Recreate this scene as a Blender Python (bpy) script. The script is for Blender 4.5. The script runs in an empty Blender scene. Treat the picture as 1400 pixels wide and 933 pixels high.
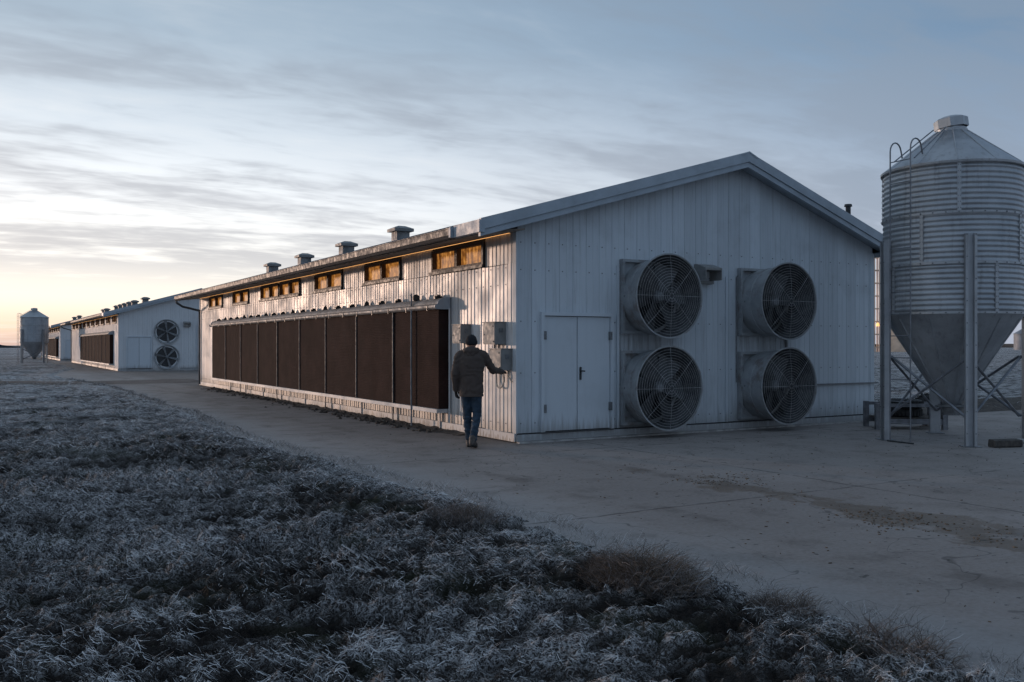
import bpy, bmesh, math, random
import numpy as np
from mathutils import Vector, Matrix

random.seed(7)
np.random.seed(7)
R = math.radians
PI = math.pi
scene = bpy.context.scene
COL = scene.collection

# ------------------------------------------------------------------ camera
cam_d = bpy.data.cameras.new('camera')
cam_d.sensor_width = 36.0
cam_d.lens = 1250.0 / 1400.0 * 36.0
cam_d.shift_y = 0.0039
cam_d.clip_start = 0.1
cam_d.clip_end = 6000
cam = bpy.data.objects.new('camera', cam_d)
cam.location = (0, 0, 1.61)
cam.rotation_euler = (R(90), 0, 0)
COL.objects.link(cam)
scene.camera = cam

# ------------------------------------------------------------------ sky, sun, exposure
SUN_AZ = R(-56)          # from the view direction (+Y), negative = left
SUN_EL = R(2.6)
SUN_DIR = Vector((math.sin(SUN_AZ) * math.cos(SUN_EL), math.cos(SUN_AZ) * math.cos(SUN_EL), math.sin(SUN_EL)))


class NT:
    """tiny node helper"""
    def __init__(s, tree):
        s.t = tree
        s.n = tree.nodes
        s.l = tree.links

    def node(s, typ, **kw):
        n = s.n.new(typ)
        for k, v in kw.items():
            setattr(n, k, v)
        return n

    def put(s, sock, v):
        if isinstance(v, bpy.types.NodeSocket):
            s.l.new(v, sock)
        elif v is not None:
            if hasattr(sock.default_value, '__len__'):
                L = len(sock.default_value)
                v = tuple(v) if hasattr(v, '__len__') else (v,) * L
                if len(v) < L:
                    v = tuple(v) + (1.0,) * (L - len(v))
                sock.default_value = v[:L]
            else:
                sock.default_value = v

    def m(s, op, a, b=None, c=None, clamp=False):
        n = s.node('ShaderNodeMath', operation=op, use_clamp=clamp)
        s.put(n.inputs[0], a)
        if b is not None:
            s.put(n.inputs[1], b)
        if c is not None:
            s.put(n.inputs[2], c)
        return n.outputs[0]

    def vm(s, op, a, b=None):
        n = s.node('ShaderNodeVectorMath', operation=op)
        s.put(n.inputs[0], a)
        if b is not None:
            if op == 'SCALE':
                s.put(n.inputs[3], b)
            else:
                s.put(n.inputs[1], b)
        return n.outputs['Value'] if op in ('DOT_PRODUCT', 'LENGTH') else n.outputs[0]

    def sep(s, v):
        n = s.node('ShaderNodeSeparateXYZ')
        s.put(n.inputs[0], v)
        return n.outputs

    def comb(s, x, y, z):
        n = s.node('ShaderNodeCombineXYZ')
        for i, v in enumerate((x, y, z)):
            s.put(n.inputs[i], v)
        return n.outputs[0]

    def noise(s, vec, scale, detail=4, rough=0.55, dist=0.0):
        n = s.node('ShaderNodeTexNoise')
        s.put(n.inputs['Vector'], vec)
        s.put(n.inputs['Scale'], scale)
        s.put(n.inputs['Detail'], detail)
        s.put(n.inputs['Roughness'], rough)
        s.put(n.inputs['Distortion'], dist)
        return n.outputs['Fac']

    def rng(s, v, a, b, c=0.0, d=1.0, smooth=True):
        n = s.node('ShaderNodeMapRange', interpolation_type='SMOOTHSTEP' if smooth else 'LINEAR')
        for i, x in enumerate((v, a, b, c, d)):
            s.put(n.inputs[i], x)
        return n.outputs[0]

    def mix(s, f, a, b, blend='MIX'):
        n = s.node('ShaderNodeMix', data_type='RGBA', blend_type=blend)
        s.put(n.inputs[0], f)
        s.put(n.inputs[6], a)
        s.put(n.inputs[7], b)
        return n.outputs[2]

    def ramp(s, v, stops):
        n = s.node('ShaderNodeValToRGB')
        e = n.color_ramp.elements
        while len(e) < len(stops):
            e.new(0.5)
        for i, (p, c) in enumerate(stops):
            e[i].position = p
            e[i].color = tuple(c) + (1.0,) if len(c) == 3 else c
        s.put(n.inputs[0], v)
        return n.outputs[0]

    def bump(s, h, strength=0.3, dist=0.02, normal=None):
        n = s.node('ShaderNodeBump')
        s.put(n.inputs['Strength'], strength)
        s.put(n.inputs['Distance'], dist)
        s.put(n.inputs['Height'], h)
        if normal is not None:
            s.put(n.inputs['Normal'], normal)
        return n.outputs[0]


def build_world():
    w = bpy.data.worlds.new('World')
    scene.world = w
    w.use_nodes = True
    k = NT(w.node_tree)
    k.n.clear()
    d = k.node('ShaderNodeTexCoord').outputs['Generated']
    x, y, z = k.sep(d)
    el = k.m('MAXIMUM', z, 0.0)
    hs = Vector((math.sin(SUN_AZ), math.cos(SUN_AZ), 0))
    g = k.vm('DOT_PRODUCT', d, tuple(hs))                       # -1 .. 1 towards the sunset
    # clear-air gradient: sunset side and far side, by elevation
    side_a = k.ramp(el, [(0.0, (0.62, 0.45, 0.39)), (0.018, (0.93, 0.70, 0.53)), (0.045, (1.0, 0.91, 0.77)),
                         (0.085, (1.0, 0.98, 0.93)), (0.15, (0.88, 0.91, 0.94)), (0.22, (0.62, 0.69, 0.765)), (0.31, (0.36, 0.45, 0.545)), (0.45, (0.225, 0.315, 0.415)), (1.0, (0.245, 0.31, 0.395))])
    side_b = k.ramp(el, [(0.0, (0.36, 0.40, 0.49)), (0.06, (0.38, 0.44, 0.545)), (0.15, (0.27, 0.345, 0.46)),
                         (0.3, (0.145, 0.235, 0.36)), (0.6, (0.16, 0.24, 0.365)), (1.0, (0.225, 0.295, 0.385))])
    side = k.mix(k.rng(g, 0.0, 0.95), side_b, side_a)
    # thin streaked cloud on a flat layer overhead
    dz = k.m('ADD', el, 0.09)
    px = k.m('DIVIDE', x, dz)
    py = k.m('DIVIDE', y, dz)
    ang = R(30)
    ca, sa = math.cos(ang), math.sin(ang)
    qx = k.m('ADD', k.m('MULTIPLY', px, ca), k.m('MULTIPLY', py, sa))
    qy = k.m('SUBTRACT', k.m('MULTIPLY', py, ca), k.m('MULTIPLY', px, sa))
    wv = k.comb(k.m('MULTIPLY', qx, 0.30), k.m('MULTIPLY', qy, 0.85), 2.3)
    n1 = k.noise(wv, 0.62, 4, 0.52, 0.5)
    wv2 = k.comb(k.m('MULTIPLY', qx, 0.35), k.m('MULTIPLY', qy, 1.25), 7.1)
    n2 = k.noise(wv2, 1.1, 5, 0.6, 0.35)
    n3 = k.noise(k.comb(k.m('MULTIPLY', qx, 0.55), k.m('MULTIPLY', qy, 1.0), 11.4), 2.8, 4, 0.6, 0.6)
    n4 = k.noise(k.comb(k.m('MULTIPLY', qx, 0.9), k.m('MULTIPLY', qy, 1.6), 4.4), 4.2, 3, 0.6, 0.4)
    band = k.m('ADD', k.m('MULTIPLY', n1, 0.40), k.m('ADD', k.m('MULTIPLY', n2, 0.32), k.m('ADD', k.m('MULTIPLY', n3, 0.17), k.m('MULTIPLY', n4, 0.11))))
    dark = k.rng(band, 0.48, 0.575)
    lite = k.rng(band, 0.50, 0.39)
    cloud_dark = k.mix(k.rng(g, 0.0, 0.9), (0.24, 0.295, 0.385), (0.375, 0.385, 0.43))
    cloud_dark = k.mix(k.rng(el, 0.06, 0.42), cloud_dark, (0.205, 0.265, 0.345))
    cloud_lite = k.mix(k.rng(g, 0.0, 0.9), (0.44, 0.505, 0.60), (0.95, 0.94, 0.92))
    cloud_lite = k.mix(k.rng(el, 0.14, 0.5), cloud_lite, (0.34, 0.42, 0.52))
    c = k.mix(k.m('MULTIPLY', lite, 0.28), side, cloud_lite)
    low = k.m('MULTIPLY', k.rng(el, 0.04, 0.10), k.rng(el, 0.42, 0.16, 0.85, 1.0))
    c = k.mix(k.m('MULTIPLY', k.m('MULTIPLY', dark, low), 0.66), c, cloud_dark)
    # the clear sky above the cloud adds its own dim light
    ns = k.node('ShaderNodeTexSky', sky_type='NISHITA')
    ns.sun_disc = False
    ns.sun_elevation = SUN_EL
    ns.sun_rotation = SUN_AZ
    ns.air_density = 1.2
    ns.dust_density = 2.0
    bg1 = k.node('ShaderNodeBackground')
    k.put(bg1.inputs[0], c)
    bg1.inputs[1].default_value = 1.1
    bg2 = k.node('ShaderNodeBackground')
    k.put(bg2.inputs[0], ns.outputs[0])
    bg2.inputs[1].default_value = 0.012
    add = k.node('ShaderNodeAddShader')
    k.l.new(bg1.outputs[0], add.inputs[0])
    k.l.new(bg2.outputs[0], add.inputs[1])
    out = k.node('ShaderNodeOutputWorld')
    k.l.new(add.outputs[0], out.inputs[0])
    w.cycles.sampling_method = 'MANUAL'
    w.cycles.sample_map_resolution = 1024


build_world()

sun_d = bpy.data.lights.new('sun', 'SUN')
sun_d.energy = 1.35
sun_d.color = (1.0, 0.69, 0.52)
sun_d.angle = R(2.0)
sun = bpy.data.objects.new('sun', sun_d)
sun.rotation_euler = (-SUN_DIR).to_track_quat('-Z', 'Y').to_euler()
sun.location = (-30, 20, 20)
COL.objects.link(sun)

scene.view_settings.view_transform = 'Standard'
scene.view_settings.look = 'None'
scene.view_settings.exposure = 0.1
scene.view_settings.gamma = 1.0
scene.view_settings.use_curve_mapping = False
scene.cycles.max_bounces = 4
scene.cycles.use_denoising = True
scene.cycles.use_adaptive_sampling = True
scene.cycles.adaptive_threshold = 0.02

# ------------------------------------------------------------------ materials
MATS = {}


def mat(name):
    m = bpy.data.materials.new(name)
    m.use_nodes = True
    k = NT(m.node_tree)
    b = k.n['Principled BSDF']
    MATS[name] = m
    return m, k, b


def setp(k, b, color=None, rough=None, metal=None, normal=None, spec=None):
    if color is not None:
        k.put(b.inputs['Base Color'], color)
    if rough is not None:
        k.put(b.inputs['Roughness'], rough)
    if metal is not None:
        k.put(b.inputs['Metallic'], metal)
    if normal is not None:
        k.put(b.inputs['Normal'], normal)
    if spec is not None:
        k.put(b.inputs['Specular IOR Level'], spec)


def wpos(k):
    return k.node('ShaderNodeNewGeometry').outputs['Position']


def simple(name, c, rough=0.6, metal=0.0, var=0.25, scale=6.0, bump=0.0, bscale=60.0):
    """one colour with blotches of itself"""
    m, k, b = mat(name)
    p = wpos(k)
    n = k.noise(p, scale, 5, 0.6)
    lo = tuple(v * (1 - var) for v in c)
    hi = tuple(min(1, v * (1 + var)) for v in c)
    colr = k.mix(k.rng(n, 0.3, 0.7), lo, hi)
    rr = k.rng(k.noise(p, scale * 2.3, 3), 0.3, 0.7, max(0.05, rough - 0.1), min(1, rough + 0.12))
    nm = k.bump(k.noise(p, bscale, 3), bump, 0.01) if bump else None
    setp(k, b, colr, rr, metal, nm)
    return m


def wall_paint(name, base, dirt, dirt_amt, streak, low_z, vary=0.12, spec=0.2, gloss=0.0, plume=False):
    m, k, b = mat(name)
    p = wpos(k)
    x, y, z = k.sep(p)
    rnd = k.node('ShaderNodeObjectInfo').outputs['Random']
    tone = k.m('ADD', 1.0 - vary, k.m('MULTIPLY', rnd, vary * 1.4))
    off = k.comb(k.m('MULTIPLY', rnd, 31.0), k.m('MULTIPLY', rnd, 17.0), 0.0)
    pv = k.vm('ADD', p, off)
    px, py, pz = k.sep(pv)
    grain = k.noise(k.comb(k.m('MULTIPLY', px, 9.0), k.m('MULTIPLY', py, 9.0), k.m('MULTIPLY', pz, 0.55)), 1.6, 5, 0.65)
    fine = k.noise(k.comb(k.m('MULTIPLY', px, 40.0), k.m('MULTIPLY', py, 40.0), k.m('MULTIPLY', pz, 2.2)), 1.5, 3, 0.6)
    blot = k.noise(p, 1.3, 5, 0.6)
    spots = k.noise(pv, 14.0, 4, 0.6)
    cb = k.mix(1.0, base, k.comb(tone, tone, tone), 'MULTIPLY')
    f = k.m('MULTIPLY', k.rng(grain, 0.48, 0.78), streak)
    f = k.m('ADD', f, k.m('MULTIPLY', k.rng(fine, 0.55, 0.8), streak * 0.4))
    f = k.m('ADD', f, k.m('MULTIPLY', k.rng(blot, 0.5, 0.8), dirt_amt))
    f = k.m('ADD', f, k.m('MULTIPLY', k.rng(spots, 0.66, 0.8), dirt_amt * 0.9))
    splash = k.m('MULTIPLY', k.rng(k.m('ADD', z, k.m('MULTIPLY', k.m('SUBTRACT', grain, 0.5), 0.9)), low_z, 0.05), 0.75)
    if plume:      # dust blown and rained down below the fans
        q = k.vm('SUBTRACT', p, (0.08, 15.0, 0.0))
        t = k.vm('DOT_PRODUCT', q, (0.8645, 0.5026, 0.0))
        for c0 in (2.72, 5.50):
            near_t = k.rng(k.m('ABSOLUTE', k.m('SUBTRACT', t, c0)), 1.0, 0.45)
            low = k.m('MAXIMUM', k.rng(z, 0.75, 0.2), k.m('MULTIPLY', k.rng(k.m('ABSOLUTE', k.m('SUBTRACT', z, 1.62)), 0.3, 0.05), 0.8))
            f = k.m('ADD', f, k.m('MULTIPLY', k.m('MULTIPLY', near_t, low), k.rng(grain, 0.25, 0.7, 0.35, 0.95)))
    f = k.m('ADD', f, splash, clamp=True)
    c = k.mix(f, cb, dirt)
    rough = k.rng(blot, 0.3, 0.7, 0.42 - gloss, 0.62 - gloss)
    nm = k.bump(k.m('ADD', k.m('MULTIPLY', fine, 0.5), spots), 0.12, 0.006)
    setp(k, b, c, rough, 0.0, nm, spec)
    return m


wall_paint('white_board', (0.64, 0.63, 0.625), (0.25, 0.20, 0.155), 0.30, 0.42, 0.55, 0.22, 0.34, 0.06)
wall_paint('white_gable_shade', (0.56, 0.61, 0.655), (0.26, 0.27, 0.275), 0.32, 0.34, 0.46, 0.10, 0.2, 0.0, True)  # barn white with the blue of the gable's shade mixed into the base
wall_paint('white_trim', (0.55, 0.55, 0.55), (0.22, 0.19, 0.16), 0.30, 0.20, 0.07, 0.05)
wall_paint('far_wall', (0.62, 0.64, 0.66), (0.30, 0.29, 0.28), 0.2, 0.15, 0.4, 0.04)
simple('gap_dark', (0.05, 0.05, 0.055), 0.9)
simple('roof_metal', (0.10, 0.115, 0.135), 0.6, 0.1, 0.15, 3.0)
simple('rake_trim', (0.33, 0.38, 0.43), 0.5, 0.0, 0.12, 2.5, 0.05, 20)
simple('gutter_metal', (0.07, 0.069, 0.071), 0.6, 0.1, 0.25, 4.0)
simple('hood_metal', (0.27, 0.265, 0.26), 0.65, 0.0, 0.3, 4.0)
simple('fan_liner', (0.075, 0.078, 0.082), 0.8, 0.0, 0.4, 6.0)
simple('soffit', (0.23, 0.195, 0.165), 0.75, 0.0, 0.25, 3.0)
simple('frame_wood', (0.085, 0.062, 0.048), 0.7, 0.0, 0.3, 12)
simple('dark_metal', (0.045, 0.048, 0.052), 0.5, 0.4, 0.3, 10)
simple('strip_metal', (0.13, 0.125, 0.125), 0.7, 0.0, 0.3, 8)
simple('steel_rail', (0.20, 0.21, 0.23), 0.45, 0.6, 0.25, 8)
simple('box_grey', (0.225, 0.225, 0.22), 0.6, 0.0, 0.15, 5, 0.1, 40)
wall_paint('door_paint', (0.56, 0.61, 0.655), (0.24, 0.23, 0.22), 0.16, 0.10, 0.42, 0.03)  # same base as the gable, its shade blue included
simple('foundation', (0.34, 0.33, 0.32), 0.9, 0.0, 0.3, 5, 0.4, 30)
simple('hub_grey', (0.16, 0.17, 0.18), 0.5, 0.3, 0.3, 12)
simple('blade_metal', (0.085, 0.088, 0.092), 0.5, 0.4, 0.3, 9)
simple('grille_wire', (0.34, 0.345, 0.35), 0.6, 0.1, 0.3, 20)
simple('rubber', (0.018, 0.018, 0.019), 0.75, 0.0, 0.4, 20, 0.3, 60)
simple('timber', (0.07, 0.062, 0.055), 0.85, 0.0, 0.35, 14, 0.5, 40)
simple('mud', (0.055, 0.044, 0.036), 0.95, 0.0, 0.5, 9, 0.8, 30)
simple('skin', (0.38, 0.22, 0.16), 0.5, 0.0, 0.08, 20)
simple('jacket_cloth', (0.072, 0.054, 0.046), 0.9, 0.0, 0.06, 7, 0.15, 220)
simple('denim', (0.028, 0.050, 0.078), 0.9, 0.0, 0.35, 9, 0.4, 260)
simple('knit', (0.016, 0.017, 0.021), 0.95, 0.0, 0.3, 60, 0.6, 300)
simple('glove', (0.015, 0.015, 0.016), 0.7, 0.0, 0.3, 40)
simple('boot', (0.075, 0.062, 0.055), 0.7, 0.0, 0.4, 25, 0.3, 80)
simple('cable', (0.42, 0.38, 0.33), 0.6, 0.0, 0.2, 15)
simple('far_grey', (0.24, 0.26, 0.29), 0.6, 0.2, 0.2, 0.3)
simple('tower_sunset_tint', (0.74, 0.54, 0.40), 0.6, 0.1, 0.2, 0.3)  # warm sunset light on the tower painted into its base colour
simple('far_trees', (0.05, 0.055, 0.06), 0.95, 0.0, 0.3, 0.3)


def galvanized():
    m, k, b = mat('galvanized')
    p = k.node('ShaderNodeTexCoord').outputs['Object']
    x, y, z = k.sep(p)
    n = k.noise(p, 2.2, 6, 0.65)
    st = k.noise(k.comb(k.m('MULTIPLY', x, 6.0), k.m('MULTIPLY', y, 6.0), k.m('MULTIPLY', z, 0.5)), 2.0, 5, 0.65)
    sp = k.noise(p, 45.0, 3, 0.6)
    c = k.mix(k.rng(n, 0.3, 0.7), (0.31, 0.33, 0.355), (0.44, 0.46, 0.485))
    c = k.mix(k.m('MULTIPLY', k.rng(st, 0.5, 0.75), 0.5), c, (0.17, 0.165, 0.16))
    c = k.mix(k.m('MULTIPLY', k.rng(sp, 0.55, 0.75), 0.25), c, (0.5, 0.5, 0.51))
    setp(k, b, c, k.rng(n, 0.3, 0.7, 0.36, 0.55), 0.55, k.bump(sp, 0.05, 0.005))


galvanized()


def fan_shell():
    m, k, b = mat('fan_shell')
    p = wpos(k)
    rnd = k.node('ShaderNodeObjectInfo').outputs['Random']
    n = k.noise(p, 2.6, 6, 0.65)
    r = k.noise(k.vm('ADD', p, k.comb(k.m('MULTIPLY', rnd, 40.0), 0.0, 0.0)), 3.2, 6, 0.7)
    c = k.mix(k.rng(n, 0.3, 0.7), (0.27, 0.29, 0.305), (0.38, 0.40, 0.415))
    c = k.mix(k.m('MULTIPLY', k.rng(r, 0.48, 0.72), 0.7), c, (0.15, 0.105, 0.082))
    setp(k, b, c, 0.55, 0.25, k.bump(k.noise(p, 30, 3), 0.08, 0.006))


fan_shell()


def pad_mat():
    m, k, b = mat('cooling_cellulose')
    p = wpos(k)
    x, y, z = k.sep(p)
    w1 = k.m('SINE', k.m('MULTIPLY', z, 180.0))
    a = k.m('ADD', k.m('MULTIPLY', x, -0.5026), k.m('MULTIPLY', y, 0.8645))
    w2 = k.m('SINE', k.m('MULTIPLY', a, 160.0))
    n = k.noise(p, 1.6, 6, 0.65)
    st = k.noise(k.comb(k.m('MULTIPLY', a, 3.0), 0.0, k.m('MULTIPLY', z, 0.4)), 2.0, 4, 0.6)
    c = k.mix(k.rng(n, 0.3, 0.75), (0.024, 0.0125, 0.0105), (0.046, 0.025, 0.021))
    c = k.mix(k.m('MULTIPLY', k.rng(st, 0.52, 0.75), 0.5), c, (0.032, 0.025, 0.023))
    nm = k.bump(k.m('ADD', k.m('MULTIPLY', w1, 0.5), k.m('MULTIPLY', w2, 0.5)), 0.5, 0.006)
    setp(k, b, c, 0.95, 0.0, nm, 0.15)


pad_mat()


def glow_pane():
    m, k, b = mat('lit_pane')
    p = wpos(k)
    x, y, z = k.sep(p)
    a = k.m('ADD', k.m('MULTIPLY', x, -0.5026), k.m('MULTIPLY', y, 0.8645))
    n = k.noise(k.comb(k.m('MULTIPLY', a, 7.0), 0.0, k.m('MULTIPLY', z, 1.5)), 1.6, 4, 0.6)
    n2 = k.noise(p, 9.0, 4, 0.65)
    f = k.m('ADD', k.m('MULTIPLY', n, 0.6), k.m('MULTIPLY', n2, 0.4))
    c = k.ramp(f, [(0.34, (0.03, 0.010, 0.003)), (0.47, (0.20, 0.07, 0.014)), (0.56, (0.50, 0.20, 0.04)), (0.70, (0.95, 0.52, 0.16))])
    setp(k, b, (0.03, 0.02, 0.015), 0.5, None, None, 0.1)
    k.put(b.inputs['Emission Color'], c)
    b.inputs['Emission Strength'].default_value = 0.85


glow_pane()


def lamp_mat(name, c, s):
    m, k, b = mat(name)
    setp(k, b, (0.8, 0.7, 0.5), 0.5)
    k.put(b.inputs['Emission Color'], c)
    b.inputs['Emission Strength'].default_value = s


lamp_mat('strip_light', (1.0, 0.46, 0.14), 1.3)
lamp_mat('yard_lamp', (1.0, 0.50, 0.12), 1.2)


def concrete():
    m, k, b = mat('concrete')
    p = k.node('ShaderNodeTexCoord').outputs['Object']      # barn frame: x across, y along
    x, y, z = k.sep(p)
    n1 = k.noise(p, 0.22, 3, 0.6)
    n2 = k.noise(p, 1.6, 5, 0.65)
    n3 = k.noise(p, 24.0, 3, 0.7)
    n4 = k.noise(p, 95.0, 2, 0.5)
    c = k.mix(k.rng(n1, 0.32, 0.68), (0.212, 0.184, 0.168), (0.280, 0.250, 0.232))
    c = k.mix(k.m('MULTIPLY', k.rng(n2, 0.5, 0.72), 0.55), c, (0.115, 0.10, 0.092))
    c = k.mix(k.m('MULTIPLY', k.rng(n3, 0.4, 0.75), 0.35), c, (0.30, 0.29, 0.285))
    c = k.mix(k.m('MULTIPLY', k.rng(n3, 0.52, 0.3), 0.22), c, (0.08, 0.07, 0.065))
    # a trodden line of straw and dung across the yard
    la = k.m('ADD', k.m('ADD', x, 0.12), k.m('MULTIPLY', k.m('SUBTRACT', k.noise(p, 0.8, 4), 0.5), 1.3))
    band = k.rng(k.m('ABSOLUTE', la), 0.55, 0.10)
    on = k.m('MULTIPLY', k.m('MULTIPLY', k.rng(y, -3.2, -5.6, 0.08, 1.0), k.rng(y, -0.2, -1.0)), band)
    blob = k.noise(k.comb(k.m('MULTIPLY', x, 1.3), k.m('MULTIPLY', y, 1.0), 3.0), 1.2, 6, 0.65)
    straw = k.rng(k.m('ADD', k.m('MULTIPLY', on, 0.16), blob), 0.60, 0.68)
    straw = k.m('MULTIPLY', straw, k.rng(on, 0.02, 0.15))
    fl = k.noise(k.comb(k.m('MULTIPLY', x, 22.0), k.m('MULTIPLY', y, 18.0), 0.0), 2.0, 4, 0.7)
    sc = k.mix(k.rng(fl, 0.35, 0.65), (0.045, 0.032, 0.022), (0.17, 0.125, 0.085))
    c = k.mix(k.m('MULTIPLY', straw, k.rng(fl, 0.30, 0.62, 0.15, 0.9)), c, sc)
    # scattered dark crumbs
    cr = k.noise(k.comb(k.m('MULTIPLY', x, 2.4), k.m('MULTIPLY', y, 3.6), 8.0), 3.0, 3, 0.55)
    crumb = k.rng(cr, 0.655, 0.685)
    c = k.mix(k.m('MULTIPLY', crumb, 0.85), c, (0.045, 0.038, 0.034))
    # dirty lane along the pads, frost along the field
    lane = k.m('MULTIPLY', k.rng(k.m('ADD', x, k.m('MULTIPLY', k.m('SUBTRACT', n2, 0.5), 1.2)), -1.0, -0.2), k.rng(y, -0.6, 0.8))
    c = k.mix(k.m('MULTIPLY', lane, 0.55), c, (0.085, 0.072, 0.062))
    fr = k.rng(k.m('ADD', x, k.m('MULTIPLY', k.m('SUBTRACT', n2, 0.5), 1.3)), -2.1, -3.2)
    c = k.mix(k.m('MULTIPLY', fr, 0.30), c, (0.36, 0.355, 0.36))
    c = k.mix(k.m('MULTIPLY', k.rng(y, 24.0, 34.0), 0.25), c, (0.24, 0.21, 0.185))
    # old tyre marks curving off the lane
    tr = k.m('ADD', k.m('ADD', x, 1.75), k.m('MULTIPLY', k.m('SUBTRACT', k.noise(k.comb(0.0, k.m('MULTIPLY', y, 0.12), 0.0), 1.0, 2), 0.5), 2.2))
    trk = k.m('MAXIMUM', k.rng(k.m('ABSOLUTE', tr), 0.22, 0.08), k.rng(k.m('ABSOLUTE', k.m('SUBTRACT', tr, 1.75)), 0.22, 0.08))
    c = k.mix(k.m('MULTIPLY', k.m('MULTIPLY', trk, k.rng(n2, 0.4, 0.65)), 0.40), c, (0.095, 0.08, 0.07))
    # slab joints and a crack or two
    wob = k.m('MULTIPLY', k.m('SUBTRACT', k.noise(p, 1.3, 5, 0.7), 0.5), 0.16)
    j1 = k.m('ABSOLUTE', k.m('SUBTRACT', k.m('MODULO', k.m('ADD', k.m('ADD', y, 100.2), wob), 4.6), 2.3))
    j2 = k.m('ABSOLUTE', k.m('SUBTRACT', k.m('MODULO', k.m('ADD', k.m('ADD', x, 102.3), wob), 5.3), 2.65))
    j = k.m('MAXIMUM', k.rng(j1, 0.030, 0.008), k.rng(j2, 0.030, 0.008))
    j = k.m('MULTIPLY', j, k.rng(n2, 0.36, 0.55))
    wc = k.noise(p, 0.35, 4, 0.6, 0.4)
    crack = k.m('MULTIPLY', k.rng(k.m('ABSOLUTE', k.m('SUBTRACT', wc, 0.5)), 0.0022, 0.0004), 0.8)
    c = k.mix(k.m('MULTIPLY', k.m('MAXIMUM', j, crack), 0.75), c, (0.05, 0.045, 0.042))
    h = k.m('ADD', k.m('MULTIPLY', n3, 0.6), k.m('MULTIPLY', n4, 0.4))
    h = k.m('SUBTRACT', h, k.m('MULTIPLY', j, 1.2))
    h = k.m('ADD', h, k.m('MULTIPLY', straw, fl))
    nm = k.bump(h, 0.35, 0.012)
    setp(k, b, c, k.rng(n2, 0.3, 0.7, 0.62, 0.85), 0.0, nm, 0.35)


concrete()


def field_mat():
    m, k, b = mat('frosted_soil')
    p = wpos(k)
    x, y, z = k.sep(p)
    hgt = k.node('ShaderNodeAttribute', attribute_name='cover').outputs['Fac']
    n1 = k.noise(p, 0.35, 3, 0.6)
    n2 = k.noise(p, 3.2, 4, 0.68)
    n3 = k.noise(p, 26.0, 3, 0.7)
    soil = k.mix(k.rng(n3, 0.3, 0.7), (0.009, 0.0075, 0.007), (0.032, 0.025, 0.021))
    soil = k.mix(k.m('MULTIPLY', k.rng(k.noise(p, 1.1, 2, 0.6), 0.5, 0.68), 0.45), soil, (0.030, 0.037, 0.017))
    n5 = k.noise(p, 60.0, 2, 0.65)
    frost = k.mix(k.rng(n5, 0.3, 0.7), (0.35, 0.345, 0.35), (0.75, 0.745, 0.75))
    # rime on tangled stems: thin crooked ridges of two noises
    fa = k.noise(p, 17.0, 2, 0.6, 1.2)
    fb = k.noise(k.vm('ADD', p, (7.3, 2.1, 4.4)), 31.0, 2, 0.6, 1.0)
    fib = k.m('MAXIMUM', k.rng(k.m('ABSOLUTE', k.m('SUBTRACT', fa, 0.5)), 0.060, 0.008), k.rng(k.m('ABSOLUTE', k.m('SUBTRACT', fb, 0.5)), 0.050, 0.006))
    cov = k.m('ADD', k.m('MULTIPLY', n2, 0.5), k.m('ADD', k.m('MULTIPLY', n1, 1.0), k.m('MULTIPLY', hgt, 0.42)))
    cov = k.rng(cov, 0.87, 1.24)
    f = k.m('MULTIPLY', cov, k.m('ADD', 0.06, k.m('MULTIPLY', fib, 0.94)))
    far = k.rng(y, 6.0, 34.0)
    f = k.m('ADD', k.m('MULTIPLY', f, 0.9), k.m('MULTIPLY', far, k.rng(n2, 0.38, 0.62, 0.12, 0.75)), clamp=True)
    c = k.mix(f, soil, frost)
    nm = k.bump(k.m('ADD', k.m('MULTIPLY', fib, 0.5), k.m('ADD', n5, n3)), 0.8, 0.03)
    setp(k, b, c, 0.9, 0.0, nm, 0.2)


field_mat()


def blade_mat(name):
    m, k, b = mat(name)
    a = k.node('ShaderNodeAttribute', attribute_name='tone').outputs['Color']
    setp(k, b, a, 0.85, 0.0, None, 0.2)


blade_mat('frosted_blade')


def track_mat():
    m, k, b = mat('track_mud')
    p = wpos(k)
    n2 = k.noise(p, 0.9, 6, 0.65)
    n3 = k.noise(p, 7.0, 5, 0.7)
    c = k.mix(k.rng(n2, 0.35, 0.65), (0.05, 0.043, 0.038), (0.13, 0.115, 0.105))
    c = k.mix(k.m('MULTIPLY', k.rng(n3, 0.55, 0.75), 0.5), c, (0.30, 0.30, 0.31))
    setp(k, b, c, 0.9, 0.0, k.bump(k.m('ADD', n2, n3), 0.8, 0.06))


track_mat()


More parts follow.
